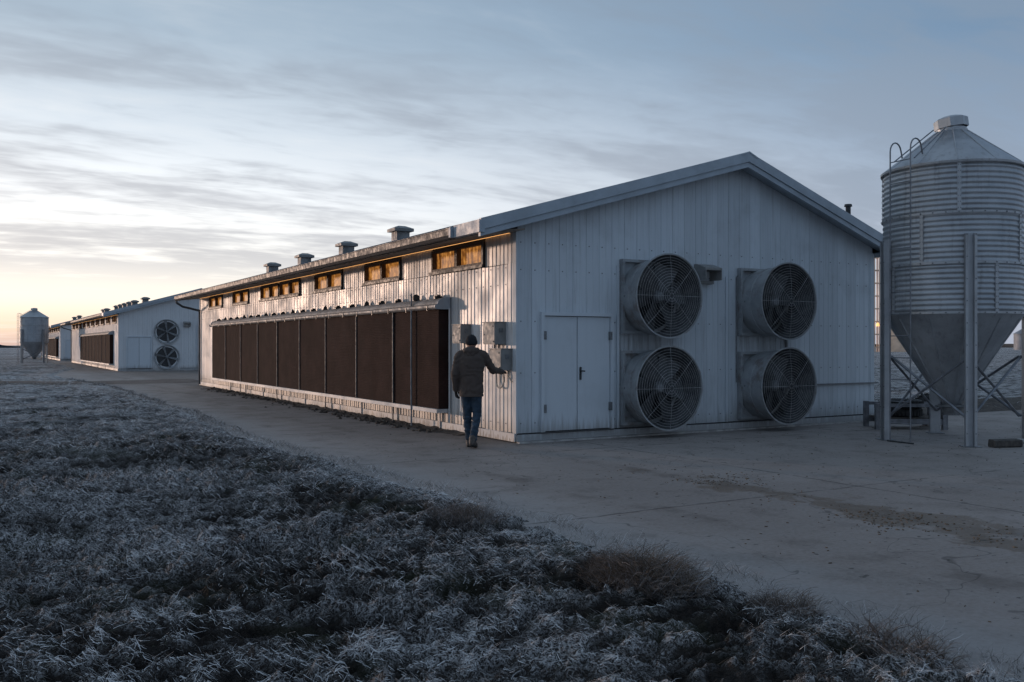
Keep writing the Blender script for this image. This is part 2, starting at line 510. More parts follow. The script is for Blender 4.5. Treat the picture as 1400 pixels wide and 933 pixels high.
# ------------------------------------------------------------------ geometry helpers
class MB:
    def __init__(s):
        s.v, s.f = [], []

    def add(s, vs, fs):
        o = len(s.v)
        s.v += [tuple(p) for p in vs]
        s.f += [tuple(i + o for i in f) for f in fs]
        return s

    def box(s, x0, x1, y0, y1, z0, z1):
        return s.add([(x0, y0, z0), (x1, y0, z0), (x1, y1, z0), (x0, y1, z0), (x0, y0, z1), (x1, y0, z1), (x1, y1, z1), (x0, y1, z1)],
                     [(0, 3, 2, 1), (4, 5, 6, 7), (0, 1, 5, 4), (1, 2, 6, 5), (2, 3, 7, 6), (3, 0, 4, 7)])

    def prism(s, poly, axis, a, b):
        """poly: list of 2D points; axis 'x','y','z' is the extrusion axis"""
        def P(p, t):
            return {'x': (t, p[0], p[1]), 'y': (p[0], t, p[1]), 'z': (p[0], p[1], t)}[axis]
        n = len(poly)
        vs = [P(p, a) for p in poly] + [P(p, b) for p in poly]
        fs = [tuple(range(n - 1, -1, -1)), tuple(range(n, 2 * n))]
        fs += [(i, (i + 1) % n, n + (i + 1) % n, n + i) for i in range(n)]
        return s.add(vs, fs)

    def tube(s, pts, r, seg=8, closed=False, cap=True):
        pts = [Vector(p) for p in pts]
        n = len(pts)
        rs = r if hasattr(r, '__len__') else [r] * n
        vs, fs = [], []
        ref = None
        for i, p in enumerate(pts):
            if closed:
                t = (pts[(i + 1) % n] - pts[i - 1]).normalized()
            else:
                t = (pts[min(i + 1, n - 1)] - pts[max(i - 1, 0)]).normalized()
            if ref is None:
                ref = Vector((0, 0, 1)) if abs(t.z) < 0.9 else Vector((1, 0, 0))
            a = t.cross(ref)
            if a.length < 1e-4:
                a = t.cross(Vector((0, 1, 0.1)))
            a.normalize()
            bb = a.cross(t).normalized()
            ref = bb
            for j in range(seg):
                an = 2 * PI * j / seg
                vs.append(p + a * (math.cos(an) * rs[i]) + bb * (math.sin(an) * rs[i]))
        m = n if closed else n - 1
        for i in range(m):
            for j in range(seg):
                i2 = (i + 1) % n
                fs.append((i * seg + j, i * seg + (j + 1) % seg, i2 * seg + (j + 1) % seg, i2 * seg + j))
        if cap and not closed:
            fs.append(tuple(range(seg - 1, -1, -1)))
            fs.append(tuple((n - 1) * seg + j for j in range(seg)))
        return s.add(vs, fs)

    def lathe(s, prof, seg=48, axis='z', c=(0, 0, 0), closed_prof=False):
        """prof: (radius, height) pairs; axis z or y (height along -y for y)"""
        vs, fs = [], []
        n = len(prof)
        for r, h in prof:
            for j in range(seg):
                a = 2 * PI * j / seg
                if axis == 'z':
                    vs.append((c[0] + r * math.cos(a), c[1] + r * math.sin(a), c[2] + h))
                else:
                    vs.append((c[0] + r * math.cos(a), c[1] - h, c[2] + r * math.sin(a)))
        for i in range(n if closed_prof else n - 1):
            for j in range(seg):
                i2 = (i + 1) % n
                fs.append((i * seg + j, i * seg + (j + 1) % seg, i2 * seg + (j + 1) % seg, i2 * seg + j))
        return s.add(vs, fs)

    def ellipsoid(s, c, r, nu=16, nv=10, rot=None):
        vs, fs = [], []
        M = rot or Matrix.Identity(3)
        for i in range(nv + 1):
            th = PI * i / nv
            for j in range(nu):
                ph = 2 * PI * j / nu
                p = M @ Vector((r[0] * math.sin(th) * math.cos(ph), r[1] * math.sin(th) * math.sin(ph), r[2] * math.cos(th)))
                vs.append(Vector(c) + p)
        for i in range(nv):
            for j in range(nu):
                fs.append((i * nu + j, (i + 1) * nu + j, (i + 1) * nu + (j + 1) % nu, i * nu + (j + 1) % nu))
        return s.add(vs, fs)

    def capsule(s, a, b, ra, rb, seg=14, flat=None):
        """tapered capsule; flat=(vector, factor) squashes along a direction"""
        a, b = Vector(a), Vector(b)
        t = (b - a).normalized()
        ref = Vector((0, 1, 0)) if abs(t.y) < 0.9 else Vector((1, 0, 0))
        u = t.cross(ref).normalized()
        w = u.cross(t).normalized()
        rings = []
        for i in range(0, 5):
            an = PI / 2 * (1 - i / 4)
            rings.append((a - t * ra * math.sin(an), max(1e-3, ra * math.cos(an))))
        for i in range(0, 5):
            an = PI / 2 * (i / 4)
            rings.append((b + t * rb * math.sin(an), max(1e-3, rb * math.cos(an))))
        vs, fs = [], []
        for c, r in rings:
            for j in range(seg):
                an = 2 * PI * j / seg
                vs.append(c + u * (r * math.cos(an)) + w * (r * math.sin(an)))
        for i in range(len(rings) - 1):
            for j in range(seg):
                fs.append((i * seg + j, i * seg + (j + 1) % seg, (i + 1) * seg + (j + 1) % seg, (i + 1) * seg + j))
        fs.append(tuple(range(seg - 1, -1, -1)))
        fs.append(tuple((len(rings) - 1) * seg + j for j in range(seg)))
        return s.add(vs, fs)

    def loft(s, rings, seg=20):
        """rings: (center, rx, ry)"""
        vs, fs = [], []
        for c, rx, ry in rings:
            for j in range(seg):
                an = 2 * PI * j / seg
                vs.append((c[0] + rx * math.cos(an), c[1] + ry * math.sin(an), c[2]))
        for i in range(len(rings) - 1):
            for j in range(seg):
                fs.append((i * seg + j, i * seg + (j + 1) % seg, (i + 1) * seg + (j + 1) % seg, (i + 1) * seg + j))
        fs.append(tuple(range(seg - 1, -1, -1)))
        fs.append(tuple((len(rings) - 1) * seg + j for j in range(seg)))
        return s.add(vs, fs)

    def mesh(s, name, material, smooth=False):
        me = bpy.data.meshes.new(name)
        me.from_pydata(s.v, [], s.f)
        bm = bmesh.new()
        bm.from_mesh(me)
        bmesh.ops.recalc_face_normals(bm, faces=bm.faces)
        bm.to_mesh(me)
        bm.free()
        me.materials.append(MATS[material])
        if smooth:
            for p in me.polygons:
                p.use_smooth = True
            me.set_sharp_from_angle(angle=R(40))
        return me

    def build(s, name, material, parent=None, smooth=False, loc=None, rot=None):
        return link(name, s.mesh(name, material, smooth), parent, loc, rot)


def link(name, me, parent=None, loc=None, rot=None):
    o = bpy.data.objects.new(name, me)
    COL.objects.link(o)
    if parent:
        o.parent = parent
    if loc:
        o.location = loc
    if rot:
        o.rotation_euler = rot
    return o


def empty(name, loc, rz=0.0, parent=None):
    o = bpy.data.objects.new(name, None)
    o.empty_display_size = 0.2
    COL.objects.link(o)
    o.location = loc
    o.rotation_euler = (0, 0, rz)
    if parent:
        o.parent = parent
    return o


def tag(o, label=None, cat=None, group=None, kind=None):
    if label:
        o['label'] = label
    if cat:
        o['category'] = cat
    if group:
        o['group'] = group
    if kind:
        o['kind'] = kind
    return o


def copy_tree(o, parent=None):
    c = o.copy()
    COL.objects.link(c)
    c.parent = parent
    for ch in list(o.children):
        copy_tree(ch, c)
    return c


# ------------------------------------------------------------------ numpy noise
_perm = np.random.RandomState(11).permutation(512).astype(np.int64)
_perm = np.concatenate([_perm, _perm, _perm])
_ga = np.random.RandomState(5).rand(512) * 2 * np.pi
_gx, _gy = np.cos(_ga), np.sin(_ga)


def pnoise(x, y):
    xi = np.floor(x).astype(np.int64)
    yi = np.floor(y).astype(np.int64)
    xf, yf = x - xi, y - yi
    u = xf * xf * xf * (xf * (xf * 6 - 15) + 10)
    v = yf * yf * yf * (yf * (yf * 6 - 15) + 10)

    def g(ix, iy, fx, fy):
        h = _perm[(_perm[ix & 511] + iy) & 511]
        return _gx[h] * fx + _gy[h] * fy
    a = g(xi, yi, xf, yf)
    b = g(xi + 1, yi, xf - 1, yf)
    c = g(xi, yi + 1, xf, yf - 1)
    d = g(xi + 1, yi + 1, xf - 1, yf - 1)
    return (a + (b - a) * u + (c - a) * v + (a - b - c + d) * u * v) * 1.4


def fbm(x, y, oct=4, lac=2.03, gain=0.5):
    s, a = 0.0, 1.0
    for i in range(oct):
        s = s + a * pnoise(x + 13.7 * i, y - 7.3 * i)
        x, y, a = x * lac, y * lac, a * gain
    return s


def sstep(a, b, x):
    t = np.clip((x - a) / (b - a), 0, 1)
    return t * t * (3 - 2 * t)


# ------------------------------------------------------------------ the barn frame
C0 = Vector((0.08, 15.0, 0.0))
RZ = math.atan2(0.5026, 0.8645)
U = Vector((math.cos(RZ), math.sin(RZ), 0))
V = Vector((-math.sin(RZ), math.cos(RZ), 0))


def bw(t, s, z=0.0):
    return C0 + U * t + V * s + Vector((0, 0, z))


# ------------------------------------------------------------------ ground
def t_edge(s):
    """field edge, in metres left of the pad wall"""
    w = 0.22 * pnoise(s * 0.35, s * 0 + 3.1) + 0.12 * pnoise(s * 1.1, s * 0 + 9.1) + 0.05 * pnoise(s * 3.3, s * 0 + 4.4)
    base = -3.15 - 0.25 * np.exp(-((s - 3) / 4.0) ** 2) + 0.25 * np.exp(-((s + 7.5) / 1.8) ** 2) - 0.7 * sstep(24, 36, s) + 2.2 * sstep(40, 58, s) - 0.25 * sstep(-9.0, -12, s)
    return base + w


def d_field(x, y):
    """metres into the field (negative on the yard)"""
    dx, dy = x - C0.x, y - C0.y
    t = dx * U.x + dy * U.y
    s = dx * V.x + dy * V.y
    left = t_edge(s) - t
    right = np.minimum(s - 0.5 - 0.25 * pnoise(t * 0.4, t * 0), t - 9.5)
    return np.maximum(np.maximum(left, right), s - 125), t, s


def clods(x, y):
    """tufted, poached ground: 0..1 clump height"""
    wx = x + 0.10 * fbm(x * 2.1, y * 2.1, 2)
    wy = y + 0.10 * fbm(x * 2.1 + 50, y * 2.1, 2)
    ang = 0.42
    p = wx * math.cos(ang) + wy * math.sin(ang)
    q = -wx * math.sin(ang) + wy * math.cos(ang)
    a = 1 - np.abs(pnoise(p * 1.3, q * 3.0)) * 1.9
    b = 1 - np.abs(pnoise(p * 3.0 + 9, q * 6.8)) * 1.9
    c = 1 - np.abs(pnoise(wx * 8.2 + 3, wy * 10.4)) * 1.9
    v = 0.28 * a + 0.42 * b + 0.30 * c
    return v + 0.16 * fbm(wx * 11, wy * 13, 2)


def field_h(x, y, fade):
    d, t, s = d_field(x, y)
    m = sstep(-0.02, 0.45, d)
    big = 0.10 * fbm(x * 0.32, y * 0.32, 3)
    patch = sstep(-0.35, 0.5, fbm(x * 0.5 + 20, y * 0.5, 3))
    cl = clods(x, y)
    h = 0.02 + big * sstep(0.2, 3.0, d) + (0.15 + 0.13 * patch) * (cl - 0.58 + 0.10 * np.exp(-(d / 0.8) ** 2)) * fade * (0.45 + 0.55 * sstep(0.1, 1.3, d)) * (1 - 0.55 * sstep(11, 36, y))
    return np.where(d < -0.02, -0.09, -0.09 + m * (0.09 + h)), cl, d


def axis_coords(fine0, fine1, step, lo, hi, grow):
    a = list(np.arange(fine0, fine1, step))
    st, p = step, fine1
    while p < hi:
        a.append(p)
        st *= grow
        p += st
    a.append(hi)
    st, p, l = step, fine0, []
    while p > lo:
        st *= grow
        p -= st
        l.append(max(p, lo))
    return np.array(l[::-1] + a)


def ground():
    xs = axis_coords(-5.6, 3.2, 0.034, -2500, 2500, 1.028)
    ys = []
    p, st = 3.2, 0.028
    while p < 3000:
        ys.append(p)
        st = max(0.028, p * 0.0062) if p < 60 else st * 1.07
        p += st
    ys = np.array([-300, -80, -20, -4, 1.0, 2.4] + ys + [3000.0])
    X, Y = np.meshgrid(xs, ys)
    spx = np.gradient(xs)[None, :]
    spy = np.gradient(ys)[:, None]
    sp = np.maximum(spx + 0 * Y, spy + 0 * X)
    fade = 1 - sstep(0.15, 0.6, sp)
    H, cl, d = field_h(X, Y, np.maximum(fade, 0.0))
    ny, nx = X.shape
    co = np.stack([X, Y, H], -1).reshape(-1, 3)
    idx = np.arange(nx * ny).reshape(ny, nx)
    q = np.stack([idx[:-1, :-1], idx[:-1, 1:], idx[1:, 1:], idx[1:, :-1]], -1).reshape(-1, 4)
    me = bpy.data.meshes.new('field')
    me.vertices.add(len(co))
    me.vertices.foreach_set('co', co.ravel())
    me.loops.add(q.size)
    me.loops.foreach_set('vertex_index', q.ravel())
    me.polygons.add(len(q))
    me.polygons.foreach_set('loop_start', np.arange(0, q.size, 4))
    me.update(calc_edges=True)
    at = me.attributes.new('cover', 'FLOAT', 'POINT')
    at.data.foreach_set('value', (cl + 0.9 * np.exp(-(np.maximum(d, 0) / 0.5) ** 2)).ravel().astype(np.float32))
    for poly in me.polygons:
        poly.use_smooth = True
    me.materials.append(MATS['frosted_soil'])
    o = link('field', me)
    tag(o, kind='structure')
    return o


ground()


def yard():
    e = empty('concrete_yard_frame', C0, RZ)
    bpy.data.objects.remove(e)
    # left strip with the wavering field edge hidden under the frosted grass, in barn coordinates
    mb = MB()
    ss = list(np.arange(-26, 40, 0.5)) + list(np.arange(40, 126, 3.0))
    ts = [None, -1.5, 0.0, 3.0, 6.0, 9.45]
    rows = []
    for s in ss:
        te = float(t_edge(np.array([s]))[0]) - 0.5
        rows.append([(te if t is None else t, s, 0.0) for t in ts])
    vs = [p for r in rows for p in r]
    n = len(ts)
    fs = [(i * n + j, i * n + j + 1, (i + 1) * n + j + 1, (i + 1) * n + j) for i in range(len(ss) - 1) for j in range(n - 1)]
    mb.add(vs, fs)
    # apron right of the barn
    tt = [9.45] + list(np.arange(10, 61, 2.0))
    s2 = [-26, -16, -8, -3, 0.35]
    vs = [(t, s, 0.0) for s in s2 for t in tt]
    n = len(tt)
    fs = [(i * n + j, i * n + j + 1, (i + 1) * n + j + 1, (i + 1) * n + j) for i in range(len(s2) - 1) for j in range(n - 1)]
    mb.add(vs, fs)
    o = mb.build('concrete_yard', 'concrete', None, False, C0, (0, 0, RZ))
    tag(o, kind='structure')
    # muddy track crossing towards the left
    mb = MB()
    tt = np.arange(-75, 1.2, 1.0)
    vs, fs = [], []
    for t in tt:
        a = 27.6 + 0.5 * math.sin(t * 0.5) + 0.10 * (-t)
        b = a + 4.2 + 0.6 * math.sin(t * 0.31 + 1)
        for j in range(5):
            q = j / 4
            vs.append((t, a + (b - a) * q, 0.03 + 0.09 * (1 - (2 * q - 1) ** 2) * sstep(-3, -7, np.array(t)) - 0.026 * float(sstep(-4.5, -3.5, np.array(t)))))
    for i in range(len(tt) - 1):
        for j in range(4):
            fs.append((i * 5 + j, i * 5 + j + 1, (i + 1) * 5 + j + 1, (i + 1) * 5 + j))
    mb.add(vs, fs)
    tag(mb.build('dirt_track', 'track_mud', None, True, C0, (0, 0, RZ)), kind='structure')


yard()


# ------------------------------------------------------------------ barn builder
W = 8.735            # gable width
TR = 4.80            # ridge position
ZR = 5.17            # ridge height
ZW = 3.46            # wall height at the eaves
EL_, ER_ = -0.80, W + 0.34
ZE = 3.565
SL = (ZR - ZE) / (TR - EL_)
SR_ = (ZR - 3.69) / (ER_ - TR)
OV = 0.34            # gable overhang


def roof_z(t):
    return ZR - SL * (TR - t) if t < TR else ZR - SR_ * (t - TR)


def board_profile(w, d=0.022, gap=0.007, rib=True, rib_h=0.011):
    a, b = gap / 2, w - gap / 2
    c = 0.006
    p = [(a, 0), (a, -d + c), (a + c, -d)]
    if rib:
        m = w * 0.55
        p += [(m - 0.020, -d), (m - 0.008, -d - rib_h), (m + 0.008, -d - rib_h), (m + 0.020, -d)]
    p += [(b - c, -d), (b, -d + c), (b, 0)]
    return p


def make_window(parent, s0, s1, panes=2, near=True):
    """recessed lit window in the pad wall, local barn frame"""
    z0, z1 = 3.005, 3.425
    fw = 0.055
    fr = MB()
    fr.box(-0.045, 0.09, s0, s1, z0, z0 + fw).box(-0.045, 0.09, s0, s1, z1 - fw, z1)
    fr.box(-0.047, 0.09, s0, s0 + fw, z0 + fw, z1 - fw).box(-0.047, 0.09, s1 - fw, s1, z0 + fw, z1 - fw)
    for i in range(1, panes):
        c = s0 + (s1 - s0) * i / panes
        fr.box(-0.049, 0.09, c - 0.05, c + 0.05, z0 + fw, z1 - fw)
    w = fr.build('window', 'frame_wood', parent)
    MB().box(-0.085, -0.050, s0 - 0.04, s1 + 0.04, z0 - 0.045, z0 + 0.008).build('window_sill', 'gutter_metal', w)
    if near:
        MB().box(-0.070, -0.036, s0 - 0.045, s0 - 0.004, z0 + 0.009, z1).build('window_trim', 'gutter_metal', w)
    for i in range(panes):
        a = s0 + (s1 - s0) * i / panes
        b = s0 + (s1 - s0) * (i + 1) / panes
        MB().box(0.050, 0.062, a + 0.045, b - 0.045, z0 + fw - 0.005, z1 - fw + 0.005).build('pane', 'lit_pane', w)
    return w


def barn(loc, L, windows, pad, n_pads, vents, near, seed):
    rnd = random.Random(seed)
    root = empty('livestock_barn', loc, RZ)
    wm = 'white_board' if near else 'far_wall'
    gm = 'white_gable_shade' if near else 'far_wall'
    # ---- pad-side wall
    mb = MB()
    mb.box(0.0, 0.12, 0.0, L, 0.0, 2.995)
    cuts = [0.0] + [v for w in windows for v in w] + [L]
    for a, b in zip(cuts[0::2], cuts[1::2]):
        mb.box(0.0, 0.12, a, b, 2.995, 3.62)
    for a, b in windows:
        mb.box(0.0, 0.12, a, b, 3.43, 3.62)
        mb.box(0.095, 0.12, a, b, 2.995, 3.43)
    side = mb.build('side_wall', 'gap_dark', root)
    BW = 0.262
    joined_lo, joined_hi = MB(), MB()
    nb = int(L / BW)
    bwid = L / nb
    # profile runs along s; board stands off the wall towards -x
    prof = [(-abs(0), 0)]
    pr = [(d, sx) for (sx, d) in board_profile(bwid, 0.022, 0.018, True)]
    if near:
        lo = MB().prism(pr, 'z', 0.16, 2.955).mesh('board', wm)
        hi = MB().prism(pr, 'z', 2.962, 3.50).mesh('board', wm)
        for i in range(nb):
            s0 = i * bwid
            b = link('board', lo, side, (rnd.uniform(-0.003, 0.003), s0, rnd.uniform(-0.006, 0.006)))
            mid = s0 + bwid / 2
            if not any(a - bwid * 0.45 < mid < bb + bwid * 0.45 for a, bb in windows):
                link('board', hi, side, (rnd.uniform(-0.001, 0.005), s0, rnd.uniform(-0.004, 0.004)))
            else:
                # filler where a window edge cuts a board
                for a, bb in windows:
                    if s0 < a < s0 + bwid and a - s0 > 0.05:
                        MB().prism([(d, min(sx, a - s0 - 0.05)) for (sx, d) in [(p[0], p[1]) for p in [(0.004, 0), (0.004, -0.02), (bwid, -0.02), (bwid, 0)]]], 'z', 2.962, 3.5).build('board', wm, side, False, (0, s0, 0))
                    if s0 < bb < s0 + bwid and s0 + bwid - bb > 0.05:
                        MB().box(-0.02, 0, bb - s0 + 0.008, bwid - 0.004, 2.962, 3.5).build('board', wm, side, False, (0, s0, 0))
    else:
        for i in range(nb):
            s0 = i * bwid
            joined_lo.prism([(d, s0 + sx) for (d, sx) in pr], 'z', 0.16, 2.955)
            mid = s0 + bwid / 2
            if not any(a - bwid * 0.45 < mid < bb + bwid * 0.45 for a, bb in windows):
                joined_lo.prism([(d, s0 + sx) for (d, sx) in pr], 'z', 2.962, 3.50)
        tag(joined_lo.build('boards', wm, side), kind='stuff')
    MB().box(-0.05, -0.002, 0.0, L, 0.02, 0.155).build('base_trim', 'white_trim', side)
    # ---- gable wall
    mb = MB()
    mb.prism([(0.12, 0.0), (W - 0.12, 0.0), (W - 0.12, roof_z(W) - 0.14), (TR, ZR - 0.14), (0.12, roof_z(0.12) - 0.14)], 'y', 0.0, 0.12)
    gable = mb.build('gable_wall', 'gap_dark', root)
    ng = 32
    gw = W / ng
    D0, D1, DZ = 0.486, 1.853, 2.10
    joined = MB()
    for i in range(ng):
        t0 = i * gw
        t1 = t0 + gw
        z0 = 0.16
        mid = (t0 + t1) / 2
        if D0 - 0.05 < mid < D1 + 0.05:
            z0 = DZ + 0.05
        za, zb = roof_z(t0) - 0.15, roof_z(t1) - 0.15
        pf = board_profile(gw, 0.02, 0.0035, True, 0.006)
        m2 = MB()
        vs, n = [], len(pf)
        for (px_, py_) in pf:
            vs.append((t0 + px_, py_, z0))
        for (px_, py_) in pf:
            tt = t0 + px_
            zt = roof_z(tt) - 0.15
            vs.append((tt, py_, zt))
        fs = [tuple(range(n - 1, -1, -1)), tuple(range(n, 2 * n))] + [(q, (q + 1) % n, n + (q + 1) % n, n + q) for q in range(n)]
        if near:
            m2.add(vs, fs)
            m2.build('board', gm, gable, False, (0, -0.001 + rnd.uniform(-0.0015, 0.0), 0))
        else:
            joined.add([(a, b - 0.001, c) for a, b, c in vs], fs)
    if not near:
        tag(joined.build('boards', gm, gable), kind='stuff')
    MB().box(-0.022, W + 0.03, -0.045, -0.003, 0.03, 0.135).build('base_trim', 'door_paint', gable)
    MB().box(-0.03, W, -0.14, -0.046, 0.0, 0.028).build('concrete_footing', 'foundation', gable)
    # corner trims
    MB().box(-0.036, 0.0, -0.034, 0.07, 0.157, 3.47).build('corner_trim', gm, gable)
    MB().box(W - 0.09, W + 0.034, -0.032, 0.0, 0.157, 3.55).build('corner_trim', gm, gable)
    # ---- the two walls at the back
    MB().box(W - 0.12, W, 0.12, L - 0.12, 0, 3.6).build('rear_wall', gm, root)
    MB().prism([(0.12, 0.0), (W, 0.0), (W, roof_z(W) - 0.14), (TR, ZR - 0.14), (0.12, roof_z(0.12) - 0.14)], 'y', L - 0.12, L).build('end_wall', gm, root)
    MB().box(-0.034, 0.1, L - 0.03, L + 0.03, 0.0, 3.47).build('corner_trim', gm, side)
    # ---- roof
    th = 0.09
    mb = MB()
    y0, y1 = -OV, L + OV
    mb.prism([(EL_, roof_z(EL_)), (TR, ZR), (TR, ZR - th), (EL_, roof_z(EL_) - th)], 'y', y0, y1)
    mb.prism([(TR, ZR), (ER_, roof_z(ER_)), (ER_, roof_z(ER_) - th), (TR, ZR - th)], 'y', y0, y1)
    nr = int((L + 2 * OV) / 0.30)
    for i in range(nr + 1):          # standing ribs, read as small teeth along the eave
        y = y0 + 0.03 + i * 0.30
        if y + 0.05 > y1:
            break
        for (ta, tb) in ((EL_ - 0.03, TR), (TR, ER_ + 0.03)):
            za = roof_z(ta)
            zb = roof_z(tb)
            mb.add([(ta, y, za + 0.002), (ta, y + 0.05, za + 0.002), (ta, y + 0.025, za + 0.034), (tb, y, zb + 0.002), (tb, y + 0.05, zb + 0.002), (tb, y + 0.025, zb + 0.034)],
                   [(0, 1, 2), (3, 5, 4), (0, 2, 5, 3), (1, 4, 5, 2), (0, 3, 4, 1)])
    roof = mb.build('roof', 'roof_metal', root)
    # ridge cap
    MB().prism([(TR - 0.20, roof_z(TR - 0.2) + 0.04), (TR, ZR + 0.055), (TR + 0.20, roof_z(TR + 0.2) + 0.04), (TR + 0.2, roof_z(TR + .2) + 0.012), (TR, ZR + 0.03), (TR - 0.2, roof_z(TR - .2) + 0.012)], 'y', y0 - 0.07, y1 + 0.07).build('ridge_cap', 'rake_trim', roof)
    # rake boards on the gable end: wide upper board, lower board set back
    for (ta, tb) in ((EL_ - 0.08, TR), (TR, ER_ + 0.05)):
        up, lo = 0.045, -0.165

        def quad(a, b, u0, u1, ya, yb):
            za, zb = roof_z(a), roof_z(b)
            m = MB()
            m.add([(a, ya, za + u0), (b, ya, zb + u0), (b, ya, zb + u1), (a, ya, za + u1), (a, yb, za + u0), (b, yb, zb + u0), (b, yb, zb + u1), (a, yb, za + u1)],
                  [(0, 1, 2, 3), (7, 6, 5, 4), (0, 4, 5, 1), (1, 5, 6, 2), (2, 6, 7, 3), (3, 7, 4, 0)])
            return m
        quad(ta, tb, -0.135, 0.045, -OV - 0.06, -OV - 0.002).build('rake_board', 'rake_trim', roof)
        quad(ta, tb, -0.235, -0.139, -OV - 0.035, -OV + 0.03).build('rake_moulding', 'rake_trim', roof)
        quad(max(ta, EL_), min(tb, ER_), -0.150, -0.135, -OV + 0.03, -0.028).build('gable_soffit', 'rake_trim', roof)
    # eave soffit, fascia and gutter on the pad side
    MB().prism([(EL_ + 0.02, roof_z(EL_) - 0.16), (-0.03, ZW + 0.03), (-0.03, ZW + 0.005), (EL_ + 0.02, roof_z(EL_) - 0.185)], 'y', -OV + 0.035, L + OV).build('eave_soffit', 'soffit', roof)
    MB().box(EL_ - 0.012, EL_ + 0.018, -OV + 0.03, L + OV, roof_z(EL_) - 0.20, roof_z(EL_) - th - 0.004).build('fascia', 'gutter_metal', roof)
    zg = roof_z(EL_) - 0.03
    g = MB()
    gp = [(EL_ - 0.015, zg - 0.02), (EL_ - 0.015, zg - 0.13), (EL_ - 0.035, zg - 0.15), (EL_ - 0.10, zg - 0.15), (EL_ - 0.135, zg - 0.11), (EL_ - 0.145, zg - 0.01), (EL_ - 0.160, zg), (EL_ - 0.160, zg - 0.014),
          (EL_ - 0.153, zg - 0.02), (EL_ - 0.146, zg - 0.115), (EL_ - 0.105, zg - 0.160), (EL_ - 0.03, zg - 0.160), (EL_ - 0.024, zg - 0.14), (EL_ - 0.024, zg - 0.02)]
    g.prism(gp, 'y', 0.55, L + OV)
    gut = g.build('gutter', 'gutter_metal', roof)
    m = MB()
    m.box(EL_ - 0.17, EL_ - 0.016, 0.50, 0.56, zg - 0.165, zg + 0.004)
    m.build('gutter_end', 'rake_trim', roof)
    # return of the rake trim round the corner
    MB().box(EL_ - 0.115, EL_ - 0.014, -OV - 0.062, 0.49, zg - 0.165, zg + 0.03).build('eave_return', 'rake_trim', roof)
    # right eave fascia
    MB().box(ER_ - 0.02, ER_ + 0.06, -OV, L + OV, roof_z(ER_) - 0.19, roof_z(ER_) - 0.004).build('fascia', 'rake_trim', roof)
    MB().prism([(W + 0.002, roof_z(ER_) - 0.16), (ER_ - 0.021, roof_z(ER_) - 0.185), (ER_ - 0.021, roof_z(ER_) - 0.165), (W + 0.002, roof_z(ER_) - 0.14)], 'y', -OV + 0.03, L + OV).build('eave_soffit', 'rake_trim', roof)
    # vents on the roof slope
    for s in vents:
        zc = roof_z(2.4)
        v = empty('roof_vent', (2.4, s, 0), 0, root)
        a = 0.19
        MB().prism([(-a, roof_z(2.4 - a) + 0.0), (a, roof_z(2.4 + a) + 0.0), (a, zc + 0.26), (-a, zc + 0.26)], 'y', -a, a).build('vent_shaft', 'hood_metal', v)
        q = 0.28
        m = MB()
        m.add([(-q, -q, zc + 0.24), (q, -q, zc + 0.24), (q, q, zc + 0.24), (-q, q, zc + 0.24), (-q, -q, zc + 0.32), (q, -q, zc + 0.32), (q, q, zc + 0.32), (-q, q, zc + 0.32), (-.1, -.1, zc + 0.40), (.1, -.1, zc + 0.40), (.1, .1, zc + 0.40), (-.1, .1, zc + 0.40)],
              [(0, 3, 2, 1), (0, 1, 5, 4), (1, 2, 6, 5), (2, 3, 7, 6), (3, 0, 4, 7), (4, 5, 9, 8), (5, 6, 10, 9), (6, 7, 11, 10), (7, 4, 8, 11), (8, 9, 10, 11)])
        m.build('vent_cap', 'box_grey', v)
    # ---- windows and the strip light under the eave
    for (a, b) in windows:
        make_window(root, a, b, 2, near)
    st = MB()
    st.tube([(-0.055, 0.15, 3.462), (-0.055, L - 0.1, 3.462)], 0.0065, 6)
    st.build('strip_light', 'strip_light', root)
    # ---- cooling pads
    p0, p1 = pad
    zb, zt, pd = 0.42, 2.30, 0.25
    step = (p1 - p0) / n_pads
    for i in range(n_pads):
        a, b = p0 + i * step, p0 + (i + 1) * step
        MB().box(-pd + rnd.uniform(-0.006, 0.006), -0.034, a + 0.004, b - 0.004, zb, zt + 0.02).build('cooling_pad', 'cooling_cellulose', root)
        if i:
            MB().box(-pd - 0.03, -pd - 0.008, a - 0.016, a + 0.016, 0.05 if i % 2 else zb - 0.06, zt + 0.04).build('pad_strip', 'strip_metal', root)
    MB().box(-pd - 0.045, -0.034, p0 - 0.02, p1 + 0.02, zb - 0.075, zb - 0.004).build('pad_sill', 'white_trim', root)
    if near:
        for i in range(int((p1 - p0) / 2.1)):
            a = p0 + 0.3 + i * 2.1 + rnd.uniform(-0.1, 0.1)
            MB().box(-0.075, -0.052, a, a + 0.035, 0.03, zb - 0.078).build('sill_post', 'white_trim', root)
    # pipes that run down over the pads
    if near:
        for s in (p0 + 1.12,):
            m = MB()
            m.tube([(-pd - 0.05, s, 2.62), (-pd - 0.055, s, 1.4), (-pd - 0.05, s, 0.02)], 0.018, 8)
            m.build('water_pipe', 'steel_rail', root, True)
        MB().tube([(-0.06, p0 - 0.08, 0.16), (-0.06, p0 - 0.08, 2.3)], 0.018, 8).build('water_pipe', 'white_trim', root, True)
    # hood: rounded metal trough over the pads
    prof = [(-0.036, zt - 0.02), (-pd - 0.05, zt - 0.02), (-pd - 0.085, zt + 0.01), (-pd - 0.085, zt + 0.05), (-pd - 0.02, zt + 0.07)]
    for i in range(7):
        a = i / 6 * PI / 2
        prof.append((-0.036 - (pd + 0.0) * math.cos(a) * 0.97, zt + 0.075 + 0.125 * math.sin(a)))
    hood = MB().prism(prof, 'y', p0 - 0.04, p1 + 0.04).build('pad_hood', 'hood_metal', root, True)
    prof2 = [(x * 1.06 - 0.004, zt + (z - zt) * 1.06 - 0.004) for x, z in prof]
